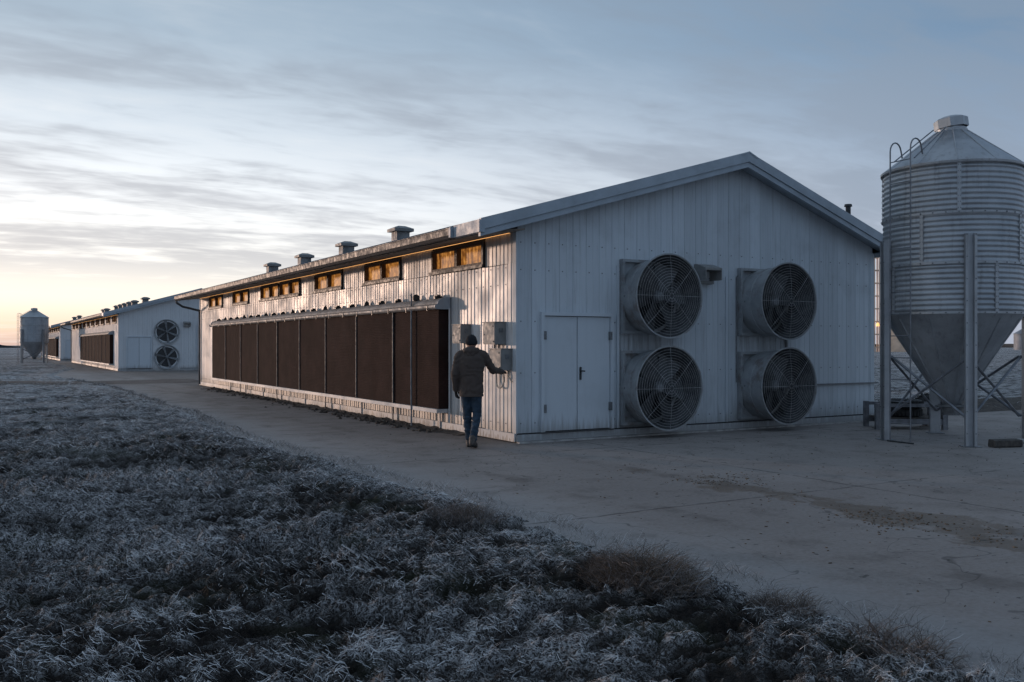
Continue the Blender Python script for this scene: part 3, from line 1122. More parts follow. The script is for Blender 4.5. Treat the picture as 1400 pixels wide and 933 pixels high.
    MB().prism(prof2, 'y', p0 - 0.075, p0 - 0.042).build('hood_end', 'rake_trim', hood)
    MB().prism(prof2, 'y', p1 + 0.042, p1 + 0.075).build('hood_end', 'rake_trim', hood)
    if near:
        s = p0 + 0.3
        i = 0
        while s < p1:
            m = MB()
            if i % 3 == 1:
                m.prism([(-0.17, zt + 0.18), (-0.14, zt + 0.25), (-0.10, zt + 0.31), (-0.06, zt + 0.25), (-0.04, zt + 0.20)], 'y', s, s + 0.035)
            else:
                m.box(-0.19, -0.05, s - 0.02, s + 0.05, zt + 0.18, zt + 0.235)
                m.box(-0.16, -0.08, s - 0.05, s + 0.08, zt + 0.234, zt + 0.262)
            MB().box(-pd - 0.094, -pd - 0.084, s, s + 0.025, zt - 0.05, zt + 0.045).build('hood_clip', 'dark_metal', hood)
            m.build('hood_bracket', 'dark_metal', hood)
            s += 0.93 + rnd.uniform(-0.06, 0.06)
            i += 1
        # round valve where the pipe goes in
        MB().lathe([(0.0, -0.02), (0.065, -0.02), (0.07, 0.0), (0.065, 0.03), (0.0, 0.03)], 20, 'y', (-0.2, p0 + 1.12, zt + 0.235)).build('valve', 'dark_metal', hood)
    if near:
        sc = MB()
        for i in range(ng):
            t0 = (i + 0.22) * gw
            for z in (0.32, 1.15, 2.0, 2.85, 3.3):
                if D0 - 0.1 < t0 < D1 + 0.1 and z < 2.2:
                    continue
                sc.box(t0 - 0.009, t0 + 0.009, -0.030, -0.0205, z - 0.009, z + 0.009)
        tag(sc.build('screws', 'hub_grey', gable), kind='stuff')
        sc = MB()
        for i in range(nb):
            s0 = (i + 0.25) * bwid
            for z in (0.30, 2.62, 2.90):
                sc.box(-0.032, -0.0225, s0 - 0.009, s0 + 0.009, z - 0.009, z + 0.009)
        tag(sc.build('screws', 'hub_grey', side), kind='stuff')
        for (t, za, zc) in ((2.06, 0.9, 2.9), (4.82, 0.9, 2.9)):
            MB().tube([(t, -0.045, za), (t, -0.045, zc), (t + 0.12, -0.045, zc + 0.10)], 0.011, 6).build('fan_cable', 'hub_grey', root)
    # ---- double door
    fr = MB()
    fr.box(D0 - 0.06, D0, -0.085, -0.002, 0.16, DZ + 0.06).box(D1, D1 + 0.06, -0.085, -0.002, 0.16, DZ + 0.06).box(D0, D1, -0.085, -0.002, DZ, DZ + 0.06)
    frame = fr.build('door_frame', 'door_paint', root)
    mid = 1.165
    for (a, b, hx, hh) in ((D0 + 0.006, mid - 0.004, D0 + 0.01, False), (mid + 0.004, D1 - 0.006, D1 - 0.01, True)):
        dd = MB().box(a + 0.004, b - 0.004, -0.042, -0.004, 0.175, DZ - 0.012).build('door', 'door_paint', root)
        if near:
            for z in (0.48, 1.70):
                MB().box(hx - 0.022, hx + 0.022, -0.098, -0.044, z, z + 0.14).build('hinge', 'hub_grey', dd)
            if hh:
                m = MB()
                m.box(mid + 0.045, mid + 0.08, -0.060, -0.044, 1.02, 1.22)
                m.tube([(mid + 0.06, -0.06, 1.17), (mid + 0.06, -0.10, 1.17), (mid + 0.12, -0.10, 1.165)], 0.012, 8)
                m.tube([(mid + 0.06, -0.05, 1.22), (mid + 0.06, -0.07, 1.22)], 0.018, 8)
                m.build('handle', 'dark_metal', dd)
    MB().box(D0 - 0.06, D1 + 0.06, -0.10, -0.046, 0.152, 0.162).build('threshold', 'gutter_metal', root)
    # ---- small things fixed to the gable
    m = MB()
    m.prism([(0.0, 3.10), (-0.10, 3.10), (-0.34, 3.02), (-0.34, 2.98), (0.0, 2.98)], 'x', 3.78, 4.18)
    m.box(3.78, 3.80, -0.34, 0.0, 2.80, 2.979).box(4.16, 4.18, -0.34, 0.0, 2.80, 2.979).box(3.78, 4.18, -0.12, -0.02, 2.74, 2.799)
    m.build('wall_vent', 'box_grey', root)
    # conduit ledge towards the right corner
    MB().box(6.3, W + 0.12, -0.075, -0.025, 0.80, 0.825).build('wall_rail', 'hub_grey', root)
    MB().box(2.00, 2.05, -0.052, -0.022, 0.16, 3.0).build('joint_trim', 'door_paint', root)
    MB().box(4.55, 4.59, -0.05, -0.022, 0.16, 2.9).build('joint_trim', 'door_paint', root)
    if near:
        MB().tube([(6.15, -0.04, 0.9), (6.15, -0.04, 2.3)], 0.03, 8).build('conduit', 'hub_grey', root, True)
        MB().tube([(8.60, 0.5, roof_z(8.6) - 0.02), (8.60, 0.5, 4.62)], 0.055, 12).build('flue_pipe', 'dark_metal', root, True)
        MB().lathe([(0.0, 0.06), (0.075, 0.05), (0.085, 0.0), (0.06, 0.0)], 14, 'z', (8.60, 0.5, 4.60)).build('flue_cap', 'dark_metal', root, True)
    # downspout at the far corner
    yy = L + OV - 0.12
    m = MB()
    m.tube([(EL_ - 0.08, yy, zg - 0.15), (EL_ - 0.08, yy, zg - 0.25), (EL_ + 0.15, yy, zg - 0.40), (-0.20, yy - 0.2, zg - 0.52), (-0.08, L - 0.15, zg - 0.56)], 0.045, 8)
    m.tube([(-0.08, L - 0.12, zg - 0.55), (-0.08, L - 0.12, 0.05)], 0.03, 8)
    m.build('downspout', 'gutter_metal', root, True)
    return root


B1 = barn(C0, 24.9, [(1.1, 3.2), (4.75, 6.8), (8.3, 10.4), (11.7, 13.66), (13.72, 15.75), (17.25, 19.4), (21.0, 23.2)],
          (2.45, 21.6), 9, [10.4, 14.7, 19.05, 23.2], True, 1)
tag(B1, 'near white barn with long brown cooling pads, double door and lit eave windows', 'barn', 'white livestock barns')
B2 = barn(bw(-0.3, 47.5), 33.0, [(0.9 + i * 3.2, 2.9 + i * 3.2) for i in range(10)], (2.3, 22.0), 9, [6, 11, 13.5, 16, 18.5, 21, 28, 30], False, 2)
tag(B2, 'second white barn beyond the near one, with flush round fans on its gable', 'barn', 'white livestock barns')
B3 = barn(bw(-0.6, 90.0), 32.0, [(0.9 + i * 3.2, 2.9 + i * 3.2) for i in range(9)], (2.3, 22.0), 9, [8, 14], False, 3)
tag(B3, 'farthest white barn, small behind the grey silo at the left', 'barn', 'white livestock barns')


# ------------------------------------------------------------------ exhaust fans
def fan_parts(parent, depth, rad, flush, seed):
    rnd = random.Random(seed)
    # origin: centre of the fan on the wall plane; -y points out of the wall
    s = rad + 0.04 if flush else rad * 0.90
    f = MB()
    y0, y1 = (-0.06, -0.034) if flush else (-0.13, -0.034)
    f.box(-s, s, y0, y1, s - 0.05, s).box(-s, s, y0, y1, -s, -s + 0.05).box(-s, -s + 0.05, y0, y1, -s + 0.05, s - 0.05).box(s - 0.05, s, y0, y1, -s + 0.05, s - 0.05)
    f.build('mounting_frame', 'fan_shell' if not flush else 'far_wall', parent)
    # plate with a round hole
    seg = 48
    vs, fs = [], []
    for j in range(seg):
        a = 2 * PI * j / seg
        c, d = math.cos(a), math.sin(a)
        k_ = (s - 0.05) / max(abs(c), abs(d))
        vs.append((k_ * c, -0.06, k_ * d))
        vs.append((rad * 0.80 * c, -0.06, rad * 0.80 * d))
    for j in range(seg):
        j2 = (j + 1) % seg
        fs.append((2 * j, 2 * j2, 2 * j2 + 1, 2 * j + 1))
    MB().add(vs, fs).build('back_plate', 'far_wall' if flush else 'fan_shell', parent)
    MB().lathe([(0.0, 0.031), (rad * 0.90, 0.031), (rad * 0.90, 0.036), (0.0, 0.036)], 40, 'y').build('shutter', 'dark_metal', parent)
    r0 = rad * 0.90
    if flush:
        prof = [(rad * 0.9, 0.055), (rad, 0.10), (rad, 0.16), (rad - 0.03, 0.16), (rad * 0.86, 0.055)]
        front = 0.15
    else:
        prof = [(r0, 0.05), (r0, depth * 0.45), (r0 + 0.012, depth * 0.455), (r0 + 0.012, depth * 0.50), (r0 + 0.004, depth * 0.505), (rad, depth - 0.02), (rad + 0.014, depth - 0.018), (rad + 0.014, depth),
                (rad - 0.006, depth), (rad - 0.010, depth - 0.02), (r0 - 0.012, depth * 0.5), (r0 - 0.012, 0.05)]
        front = depth - 0.012
    MB().lathe(prof, 72, 'y', (0, 0, 0), True).build('drum', 'fan_shell', parent, True)
    if not flush:
        MB().lathe([(r0 - 0.0125, 0.06), (r0 - 0.0125, depth * 0.5), (rad - 0.012, depth - 0.03), (rad - 0.016, depth - 0.03), (r0 - 0.017, depth * 0.5), (r0 - 0.017, 0.06)], 56, 'y', (0, 0, 0), True).build('drum_liner', 'fan_liner', parent, True)
    # wire grille: rings and spokes
    if not flush:
        g = MB()
        nr = 15
        for i in range(nr):
            r = 0.05 + (rad - 0.06) * i / (nr - 1)
            bulge = 0.05 * (1 - (r / rad) ** 2)
            n = 20 if r < 0.25 else 44
            g.tube([(r * math.cos(2 * PI * j / n), -front - bulge, r * math.sin(2 * PI * j / n)) for j in range(n)], 0.0031, 4, True)
        tag(g.build('grille_rings', 'grille_wire', parent), kind=None)
        for i in range(8):
            a = PI / 4 * i + PI / 2
            pts = []
            for q in range(6):
                r = 0.03 + (rad - 0.03) * q / 5
                pts.append((r * math.cos(a), -front - 0.05 * (1 - (r / rad) ** 2) - 0.006, r * math.sin(a)))
            MB().tube(pts, 0.0030, 5).build('grille_spoke', 'grille_wire', parent)
    # blades and hub
    yb = -0.10 if flush else -depth * 0.42
    nb = 6
    ph = rnd.uniform(0, 1)
    rb = rad * (0.94 if flush else 0.86)
    for i in range(nb):
        a = 2 * PI * (i + ph) / nb
        vs, fs = [], []
        nq = 6
        for side in (0.0, 0.006):
            for q in range(nq):
                r = rad * 0.12 + (rb - rad * 0.12) * q / (nq - 1)
                wd = (0.14 + 0.14 * q / (nq - 1)) * rad * (0.42 if flush else 1.15)
                tw = R(38 - 16 * q / (nq - 1))
                for e in (-1, 1):
                    off = e * wd * math.cos(tw)
                    yy = yb + e * wd * math.sin(tw) * (0.35 if flush else 0.8) - side
                    an = a + off / max(r, 0.12)
                    vs.append((r * math.cos(an), yy, r * math.sin(an)))
        m_ = nq * 2
        for q in range(nq - 1):
            b = q * 2
            fs += [(b, b + 1, b + 3, b + 2), (m_ + b, m_ + b + 2, m_ + b + 3, m_ + b + 1), (b, b + 2, m_ + b + 2, m_ + b), (b + 1, m_ + b + 1, m_ + b + 3, b + 3)]
        fs += [(0, m_, m_ + 1, 1), (m_ - 2, m_ - 1, 2 * m_ - 1, 2 * m_ - 2)]
        MB().add(vs, fs).build('blade', 'hub_grey' if flush else 'blade_metal', parent, True)
    MB().lathe([(0.0, -yb + 0.11), (rad * 0.10, -yb + 0.10), (rad * 0.15, -yb + 0.05), (rad * 0.15, -yb - 0.05), (0.0, -yb - 0.05)], 24, 'y').build('hub', 'hub_grey', parent, True)
    if not flush:
        MB().tube([(-rad * 0.9, yb + 0.09, 0.0), (rad * 0.9, yb + 0.09, 0.0)], 0.02, 6).build('motor_bar', 'hub_grey', parent)


def fan(t, z, depth, rad, label, base, flush, seed, group):
    loc = base + U * t + Vector((0, 0, z))
    e = empty('exhaust_fan', loc, RZ)
    fan_parts(e, depth, rad, flush, seed)
    tag(e, label, 'fan', group)
    return e


G1 = 'exhaust fans on the near gable'
fan(2.72, 2.46, 0.62, 0.725, 'rust-stained grey cone fan on the near gable, upper left one of the four', C0, False, 1, G1)
fan(2.72, 0.86, 0.62, 0.725, 'grey cone fan on the near gable, lower left one next to the white doors', C0, False, 2, G1)
fan(5.50, 2.43, 0.74, 0.715, 'grey cone fan on the near gable, upper right one of the four', C0, False, 3, G1)
fan(5.50, 0.84, 0.74, 0.715, 'grey cone fan on the near gable, lower right one close to the ground', C0, False, 4, G1)
b2 = bw(-0.3, 47.5)
G2 = 'flush fans on the far gable'
fan(2.78, 2.45, 0.2, 0.77, 'round six-bladed fan on the distant barn, upper one near its doors', b2, True, 5, G2)
fan(2.78, 0.86, 0.2, 0.77, 'round six-bladed fan on the distant barn, lower one near its doors', b2, True, 6, G2)
fan(5.45, 2.45, 0.2, 0.77, 'upper fan on the distant barn, half hidden by the near barn', b2, True, 7, G2)
fan(5.45, 0.86, 0.2, 0.77, 'lower fan on the distant barn, half hidden by the near barn', b2, True, 8, G2)


# ------------------------------------------------------------------ switch boxes on the pad wall
def switch_box(s0, s1, z0, z1, depth, label, legs):
    e = empty('switch_box', bw(-0.027, s0, z0), RZ)
    w, h = s1 - s0, z1 - z0
    c = 0.012
    m = MB()
    m.prism([(0, 0), (0, w), (-depth + c, w), (-depth, w - c), (-depth, c), (-depth + c, 0)], 'z', 0, h)
    m.build('housing', 'box_grey', e)
    MB().box(-depth - 0.012, -depth - 0.001, 0.012, w - 0.012, 0.012, h - 0.012).build('cover', 'box_grey', e)
    MB().box(-depth - 0.02, 0, -0.012, w + 0.012, h + 0.001, h + 0.014).build('rain_lip', 'box_grey', e)
    for (a, b) in ((0.04, 0.05), (0.06, h - 0.06), (w - 0.05, h * 0.45)):
        MB().lathe([(0.0, 0.012), (0.011, 0.010), (0.012, 0.0)], 8, 'z').build('screw', 'dark_metal', e, False, (-depth - 0.012, a, b), (0, -PI / 2, 0))
    MB().box(-depth * 0.62, -depth * 0.30, -0.014, -0.001, h * 0.55, h * 0.75).build('latch', 'hub_grey', e)
    for (ox, oy, ln) in legs:
        MB().tube([(ox, oy, 0.0), (ox, oy, -ln)], 0.014, 8).build('conduit', 'hub_grey', e, True)
    tag(e, label, 'switch box', 'switch boxes by the corner')
    return e


switch_box(1.58, 1.93, 1.64, 1.97, 0.19, 'grey switch box on the pad wall, left of the person\'s head', [(-0.06, 0.12, 0.10)])
switch_box(0.32, 0.74, 1.62, 1.985, 0.20, 'upper grey switch box on the wall, right of the person\'s head', [(-0.07, 0.12, 0.072), (-0.07, 0.26, 0.072)])
switch_box(0.11, 0.52, 1.19, 1.54, 0.20, 'lower grey switch box near the corner that the person\'s hand touches', [])
m = MB()
pts = []
for i in range(17):
    a = PI * i / 16
    pts.append((-0.06 - 0.02 * math.sin(a), 0.44 + 0.13 * math.cos(a), 1.02 - 0.13 * math.sin(a)))
pts = [(-0.08, 0.57, 1.19)] + pts + [(-0.08, 0.31, 1.19)]
m.tube(pts, 0.013, 8)
m.tube([(-0.05, 0.20, 1.19), (-0.06, 0.19, 1.10), (-0.05, 0.12, 1.04), (-0.04, 0.09, 1.0)], 0.012, 8)
o = m.build('cable', 'cable', None, True, C0, (0, 0, RZ))
tag(o, 'pale cable looping in a U below the lower switch box', 'cable')


# ------------------------------------------------------------------ feed silo
def silo(loc, rz):
    e = empty('feed_silo', loc, rz)
    Rr = 1.085
    z_h, z_e = 2.11, 4.56
    # corrugated shell
    prof = []
    n = 29
    for i in range(n * 6 + 1):
        z = z_h + (z_e - z_h) * i / (n * 6)
        prof.append((Rr + 0.0085 * math.cos(2 * PI * i / 6), z))
    MB().lathe(prof, 72).build('shell', 'galvanized', e, True)
    for z in (z_h + 0.02, 2.93, 3.74, z_e - 0.02):
        b = MB().lathe([(Rr + 0.016, z - 0.02), (Rr + 0.024, z - 0.018), (Rr + 0.024, z + 0.018), (Rr + 0.016, z + 0.02)], 72)
        band = b.build('band', 'galvanized', e, True)
        bm = MB()
        for j in range(36):
            a = 2 * PI * j / 36
            x, y = (Rr + 0.026) * math.cos(a), (Rr + 0.026) * math.sin(a)
            bm.box(x - 0.009, x + 0.009, y - 0.009, y + 0.009, z - 0.009, z + 0.009)
        tag(bm.build('bolts', 'hub_grey', band), kind='stuff')
    for b_, (za, zb_) in enumerate(((z_h + 0.04, 2.91), (2.95, 3.72), (3.76, z_e - 0.04))):
        for j in range(4):
            a = 2 * PI * (j + 0.33 * b_ + 0.12) / 4
            sm = empty('sheet_seam', (Rr * math.cos(a), Rr * math.sin(a), 0), a, e)
            MB().box(0.006, 0.015, -0.03, 0.03, za, zb_).build('lap_plate', 'galvanized', sm)
            bb = MB()
            for z in np.arange(za + 0.04, zb_ - 0.02, 0.098):
                for yy in (-0.016, 0.016):
                    bb.box(0.015, 0.022, yy - 0.006, yy + 0.006, z - 0.006, z + 0.006)
            tag(bb.build('bolts', 'hub_grey', sm), kind='stuff')
    # cone roof of overlapping sheets
    seg = 72
    prof = [(Rr + 0.04, z_e - 0.03), (Rr + 0.045, z_e + 0.005), (0.25, 5.235), (0.0, 5.24)]
    roof = MB().lathe(prof, seg).build('cone_roof', 'galvanized', e, True)
    for j in range(12):
        a = 2 * PI * (j + 0.3) / 12
        c, s = math.cos(a), math.sin(a)
        MB().tube([((Rr + 0.03) * c, (Rr + 0.03) * s, z_e + 0.012), (0.26 * c, 0.26 * s, 5.235)], 0.012, 5).build('roof_seam', 'galvanized', roof)
    # lid with a raised rim, slightly tipped
    lid = MB().lathe([(0.25, 5.22), (0.25, 5.27), (0.235, 5.275), (0.235, 5.30)], 28)
    lid.build('collar', 'galvanized', e, True)
    MB().lathe([(0.265, 0.0), (0.27, 0.005), (0.27, 0.15), (0.25, 0.165), (0.13, 0.205), (0.0, 0.21)], 8).build('lid', 'galvanized', e, False, (0.0, 0, 5.30), (R(-4), R(-5), 0.3))
    # hopper with lapped seams
    hop = MB().lathe([(Rr + 0.008, z_h + 0.004), (Rr - 0.03, z_h - 0.06), (0.17, 0.66), (0.15, 0.60)], 64).build('hopper', 'galvanized', e, True)
    for j in range(12):
        a = 2 * PI * (j + 0.55) / 12
        c, s = math.cos(a), math.sin(a)
        MB().tube([((Rr - 0.035) * c, (Rr - 0.035) * s, z_h - 0.065), (0.175 * c, 0.175 * s, 0.66)], 0.016, 5).build('hopper_seam', 'galvanized', hop)
    bt = MB()
    bt.lathe([(0.19, 0.60), (0.21, 0.60), (0.21, 0.56), (0.16, 0.54), (0.14, 0.42), (0.10, 0.42)], 20)
    bt.box(-0.26, 0.26, -0.05, 0.05, 0.555, 0.585)
    bt.build('outlet_boot', 'hub_grey', e)
    # legs: flanged channels fixed to the shell
    la = [R(a) for a in (180 + 2.5, 258, 348, 78)]
    feet = []
    Rl = Rr + 0.045
    for a in la:
        c, s = math.cos(a), math.sin(a)
        leg = empty('leg', (Rl * c, Rl * s, 0), a - PI / 2, e)
        feet.append((Rl * c, Rl * s))
        # local: +y outwards, x tangential
        h = 3.38
        m = MB()
        m.box(-0.045, 0.045, -0.012, 0.0, 0.012, h)
        m.box(-0.085, -0.045, -0.012, 0.075, 0.012, h).box(0.045, 0.085, -0.012, 0.075, 0.012, h)
        m.build('channel', 'galvanized', leg)
        MB().box(-0.14, 0.14, -0.10, 0.14, 0.001, 0.012).build('foot_plate', 'hub_grey', leg)
        b = MB()
        for z in np.arange(0.2, h, 0.35):
            for x in (-0.065, 0.065):
                b.box(x - 0.009, x + 0.009, 0.075, 0.083, z, z + 0.018)
        tag(b.build('bolts', 'hub_grey', leg), kind='stuff')
    for i in range(4):
        (ax, ay), (bx, by) = feet[i], feet[(i + 1) % 4]
        k0, k1 = 0.93, 0.96
        MB().tube([(ax * k0, ay * k0, 1.42), (bx * k0, by * k0, 0.42)], 0.022, 6).build('brace', 'steel_rail', e)
        MB().tube([(ax * k1, ay * k1, 0.42), (bx * k1, by * k1, 1.42)], 0.022, 6).build('brace', 'steel_rail', e)
    # ladder on the left flank
    a0 = R(207)
    rad = Vector((math.cos(a0), math.sin(a0), 0))
    tan = Vector((-math.sin(a0), math.cos(a0), 0))
    lad = empty('ladder', (0, 0, 0), 0, e)
    base = rad * (Rr + 0.17)
    for sgn in (-1, 1):
        p = base + tan * (0.20 * sgn)
        pts = [Vector((p.x, p.y, 0.02)), Vector((p.x, p.y, 4.82))]
        for i in range(1, 9):
            q = PI * i / 8 * 0.92
            r = 0.13
            pp = p - rad * (r - r * math.cos(q))
            pts.append(Vector((pp.x, pp.y, 4.82 + r * math.sin(q) * 1.25)))
        last = pts[-1]
        pts.append(last - rad * 0.03 - Vector((0, 0, 0.12)))
        MB().tube(pts, 0.0125, 8).build('rail', 'steel_rail', lad, True)
    z = 0.32
    while z < 4.75:
        pa, pb = base - tan * 0.2, base + tan * 0.2
        MB().tube([(pa.x, pa.y, z), (pb.x, pb.y, z)], 0.009, 6).build('rung', 'steel_rail', lad)
        z += 0.36
    fa, fb = base - tan * 0.26, base + tan * 0.26
    MB().tube([(fa.x, fa.y, 0.014), (fb.x, fb.y, 0.014)], 0.012, 6).build('foot_bar', 'dark_metal', lad)
    # roof rails up to the lid
    for sgn in (-1, 1):
        p = rad * (Rr - 0.02) + tan * (0.20 * sgn)
        q = rad * 0.30 + tan * (0.12 * sgn)
        MB().tube([(p.x + rad.x * 0.1, p.y + rad.y * 0.1, z_e + 0.10), (q.x, q.y, 5.27)], 0.011, 6).build('roof_rail', 'steel_rail', lad)
    return e


S1 = silo((7.50, 15.6, 0), 0)
tag(S1, 'large grey corrugated feed silo on steel legs, right of the near barn', 'silo', 'feed silos')
S2 = copy_tree(S1)
S2.location = (-41.8, 80.0, 0.0)
S2.rotation_euler = (0, 0, R(-14))
S2.scale = (1.04, 1.04, 0.88)
tag(S2, 'small distant feed silo at the far left against the sunset', 'silo', 'feed silos')


# ------------------------------------------------------------------ clutter by the silo
def trestle():
    e = empty('steel_trestle', (7.62, 17.75, 0), R(-4))
    L, Dp, H = 0.62, 0.35, 0.50
    m = MB()
    for x in (-L, L):
        for y in (-Dp, Dp):
            MB().box(x - 0.045, x + 0.045, y - 0.045, y + 0.045, 0.0, H).build('leg', 'steel_rail', e)
    for y in (-Dp, Dp):
        MB().box(-L + 0.046, L - 0.046, y - 0.03, y + 0.03, 0.10, 0.20).build('rail', 'steel_rail', e)
        MB().box(-L + 0.046, L - 0.046, y - 0.025, y + 0.025, H - 0.07, H - 0.01).build('rail', 'steel_rail', e)
    for i in range(4):
        MB().box(-L + 0.05, L - 0.05, -Dp + 0.05 + i * 0.165, -Dp + 0.17 + i * 0.165, 0.201, 0.225).build('slat', 'timber', e)
    tag(e, 'low steel trestle holding black tyres behind the silo legs', 'trestle')


trestle()


def tyre(loc, rot, label):
    m = MB()
    prof = []
    for i in range(16):
        a = 2 * PI * i / 16
        prof.append((0.24 + 0.085 * math.cos(a) * (1.0 if math.cos(a) < 0 else 0.9), 0.085 * math.sin(a) * 0.95))
    m.lathe(prof, 32, 'z', (0, 0, 0), True)
    for j in range(28):
        a = 2 * PI * j / 28
        c, s = math.cos(a), math.sin(a)
        m.add([((0.312 + d) * c - w * s, (0.312 + d) * s + w * c, z) for d in (0, 0.014) for w, z in ((-0.022, -0.06), (0.022, -0.06), (0.022, 0.06), (-0.022, 0.06))],
              [(0, 3, 2, 1), (4, 5, 6, 7), (0, 1, 5, 4), (1, 2, 6, 5), (2, 3, 7, 6), (3, 0, 4, 7)])
    o = m.build('tyre', 'rubber', None, True, loc, rot)
    tag(o, label, 'tyre', 'old tyres behind the silo')


tyre((7.62, 17.75, 0.31), (0, 0, 0), 'black tyre lying flat at the bottom of the trestle')
tyre((7.65, 17.76, 0.478), (R(1), R(0.5), 1.0), 'black tyre lying on another tyre in the trestle')
tyre((8.35, 18.35, 0.31), (R(76), R(0), R(12)), 'black tyre standing upright behind the trestle')


def beam(name, loc, rz, L, w, h, label, material='timber', cat='beam'):
    m = MB()
    c = 0.02
    m.prism([(-w / 2 + c, 0), (w / 2 - c, 0), (w / 2, c), (w / 2 - 0.01, h - c), (w / 2 - c, h), (-w / 2 + c, h - 0.01), (-w / 2, h - c), (-w / 2, c)], 'x', -L / 2, L / 2)
    o = m.build(name, material, None, False, loc, (0, 0, rz))
    tag(o, label, cat)


beam('timber_beam', (7.78, 14.42, 0.0), R(12), 0.50, 0.16, 0.125, 'short dark timber beam lying on the concrete right of the silo leg')
beam('stone_block', (8.32, 15.0, 0.0), R(-20), 0.17, 0.12, 0.07, 'small dark block beside the right silo foot', 'foundation', 'block')


def bank():
    """dark ridge of turned earth behind the yard at the right"""
    n, k = 90, 14
    vs, fs = [], []
    for i in range(n):
        t = 10.6 + 0.32 * i
        for j in range(k):
            q = j / (k - 1)
            s = 0.3 + 2.4 * q + 0.3 * float(pnoise(np.array(t * 0.4), np.array(2.0)))
            h = math.sin(PI * q) * (0.22 + 0.12 * float(fbm(np.array(t * 0.5), np.array(q * 2), 3))) + 0.07 * float(fbm(np.array(t * 2.1), np.array(s * 2.1), 3)) * math.sin(PI * q)
            p = bw(t, s, max(h, 0) - 0.05)
            vs.append(p)
    for i in range(n - 1):
        for j in range(k - 1):
            fs.append((i * k + j, i * k + j + 1, (i + 1) * k + j + 1, (i + 1) * k + j))
    o = MB().add(vs, fs).build('earth_bank', 'mud', None, True)
    tag(o, kind='structure')


bank()


# ------------------------------------------------------------------ far things
def grain_tower():
    e = empty('grain_tower', (91.0, 215.0, 0), 0)
    MB().lathe([(3.9, 0.0), (3.9, 24.0), (4.1, 24.1), (0.8, 27.0), (0.8, 28.2), (0.0, 28.4)], 36).build('bin', 'tower_sunset_tint', e, True)
    for z in range(3, 24, 3):
        MB().lathe([(3.92, z), (4.02, z + 0.05), (4.02, z + 0.25), (3.92, z + 0.3)], 36).build('band', 'tower_sunset_tint', e, True)
    t = MB()
    for x in (-6.0, -4.9):
        for y in (-0.6, 0.6):
            MB().box(x - 0.12, x + 0.12, y - 0.12, y + 0.12, 0, 27.5).build('post', 'tower_sunset_tint', e)
    for z in range(1, 27, 3):
        MB().box(-6.1, -4.8, -0.7, 0.7, z, z + 0.25).build('platform', 'tower_sunset_tint', e)
    tag(e, 'tall pale grain tower with a stair frame, seen between barn and silo', 'tower')
    MB().lathe([(0.0, 0.9), (0.35, 0.6), (0.4, 0.0), (0.0, 0.0)], 12).build('lamp', 'yard_lamp', e, True, (-5.4, -1.0, 6.0))


grain_tower()
for i, (x, y, r, h, lab) in enumerate([(168.0, 300.0, 3.0, 7.0, 'distant pale bin beyond the frosted field, left one of the pair'), (174.5, 305.0, 3.0, 8.0, 'distant pale bin beyond the frosted field, right one of the pair')]):
    e = empty('distant_bin', (x, y, 0))
    MB().lathe([(r, 0), (r, h * 0.75)], 24).build('bin_wall', 'far_grey', e, True)
    MB().lathe([(r + 0.2, h * 0.75 - 0.05), (r + 0.2, h * 0.75 + 0.05), (0.5, h), (0, h)], 24).build('bin_roof', 'far_grey', e, True)
    tag(e, lab, 'bin', 'distant bins')


def treeline():
    n = 420
    vs, fs = [], []
    for i in range(n):
        a = R(-62 + 124 * i / (n - 1))
        d = 620 + 60 * math.sin(i * 0.05)
        h = 0.9 + 1.9 * max(0, float(fbm(np.array(i * 0.09), np.array(1.0), 5)) + 0.35)
        x, y = d * math.sin(a), d * math.cos(a)
        vs += [(x, y, -0.5), (x, y, h), (x * 1.02, y * 1.02, h * 0.8), (x * 1.02, y * 1.02, -0.5)]
    for i in range(n - 1):
        for j in range(3):
            fs.append((i * 4 + j, (i + 1) * 4 + j, (i + 1) * 4 + j + 1, i * 4 + j + 1))
    o = MB().add(vs, fs).build('far_hedgerow', 'far_trees', None, False)
    tag(o, 'low dark hedgerow along the horizon', 'hedge', None, 'stuff')


treeline()


# ------------------------------------------------------------------ person
def fuse(name, mb, material, parent, voxel=0.012, smooth=6, folds=None):
    me = mb.mesh(name, material)
    o = bpy.data.objects.new(name + '_tmp', me)
    COL.objects.link(o)
    r = o.modifiers.new('r', 'REMESH')
    r.mode = 'VOXEL'
    r.voxel_size = voxel
    sm = o.modifiers.new('s', 'SMOOTH')
    sm.factor = 0.5
    sm.iterations = smooth
    dg = bpy.context.evaluated_depsgraph_get()
    dg.update()
    me2 = bpy.data.meshes.new_from_object(o.evaluated_get(dg))
    me2.name = name
    bpy.data.objects.remove(o)
    if folds:
        n = len(me2.vertices)
        co = np.zeros(n * 3)
        no = np.zeros(n * 3)
        me2.vertices.foreach_get('co', co)
        me2.vertices.foreach_get('normal', no)
        co, no = co.reshape(-1, 3), no.reshape(-1, 3)
        co = co + no * folds(co)[:, None]
        me2.vertices.foreach_set('co', co.ravel())
    for p in me2.polygons:
        p.use_smooth = True
    me2.materials.clear()
    me2.materials.append(MATS[material])
    return link(name, me2, parent)


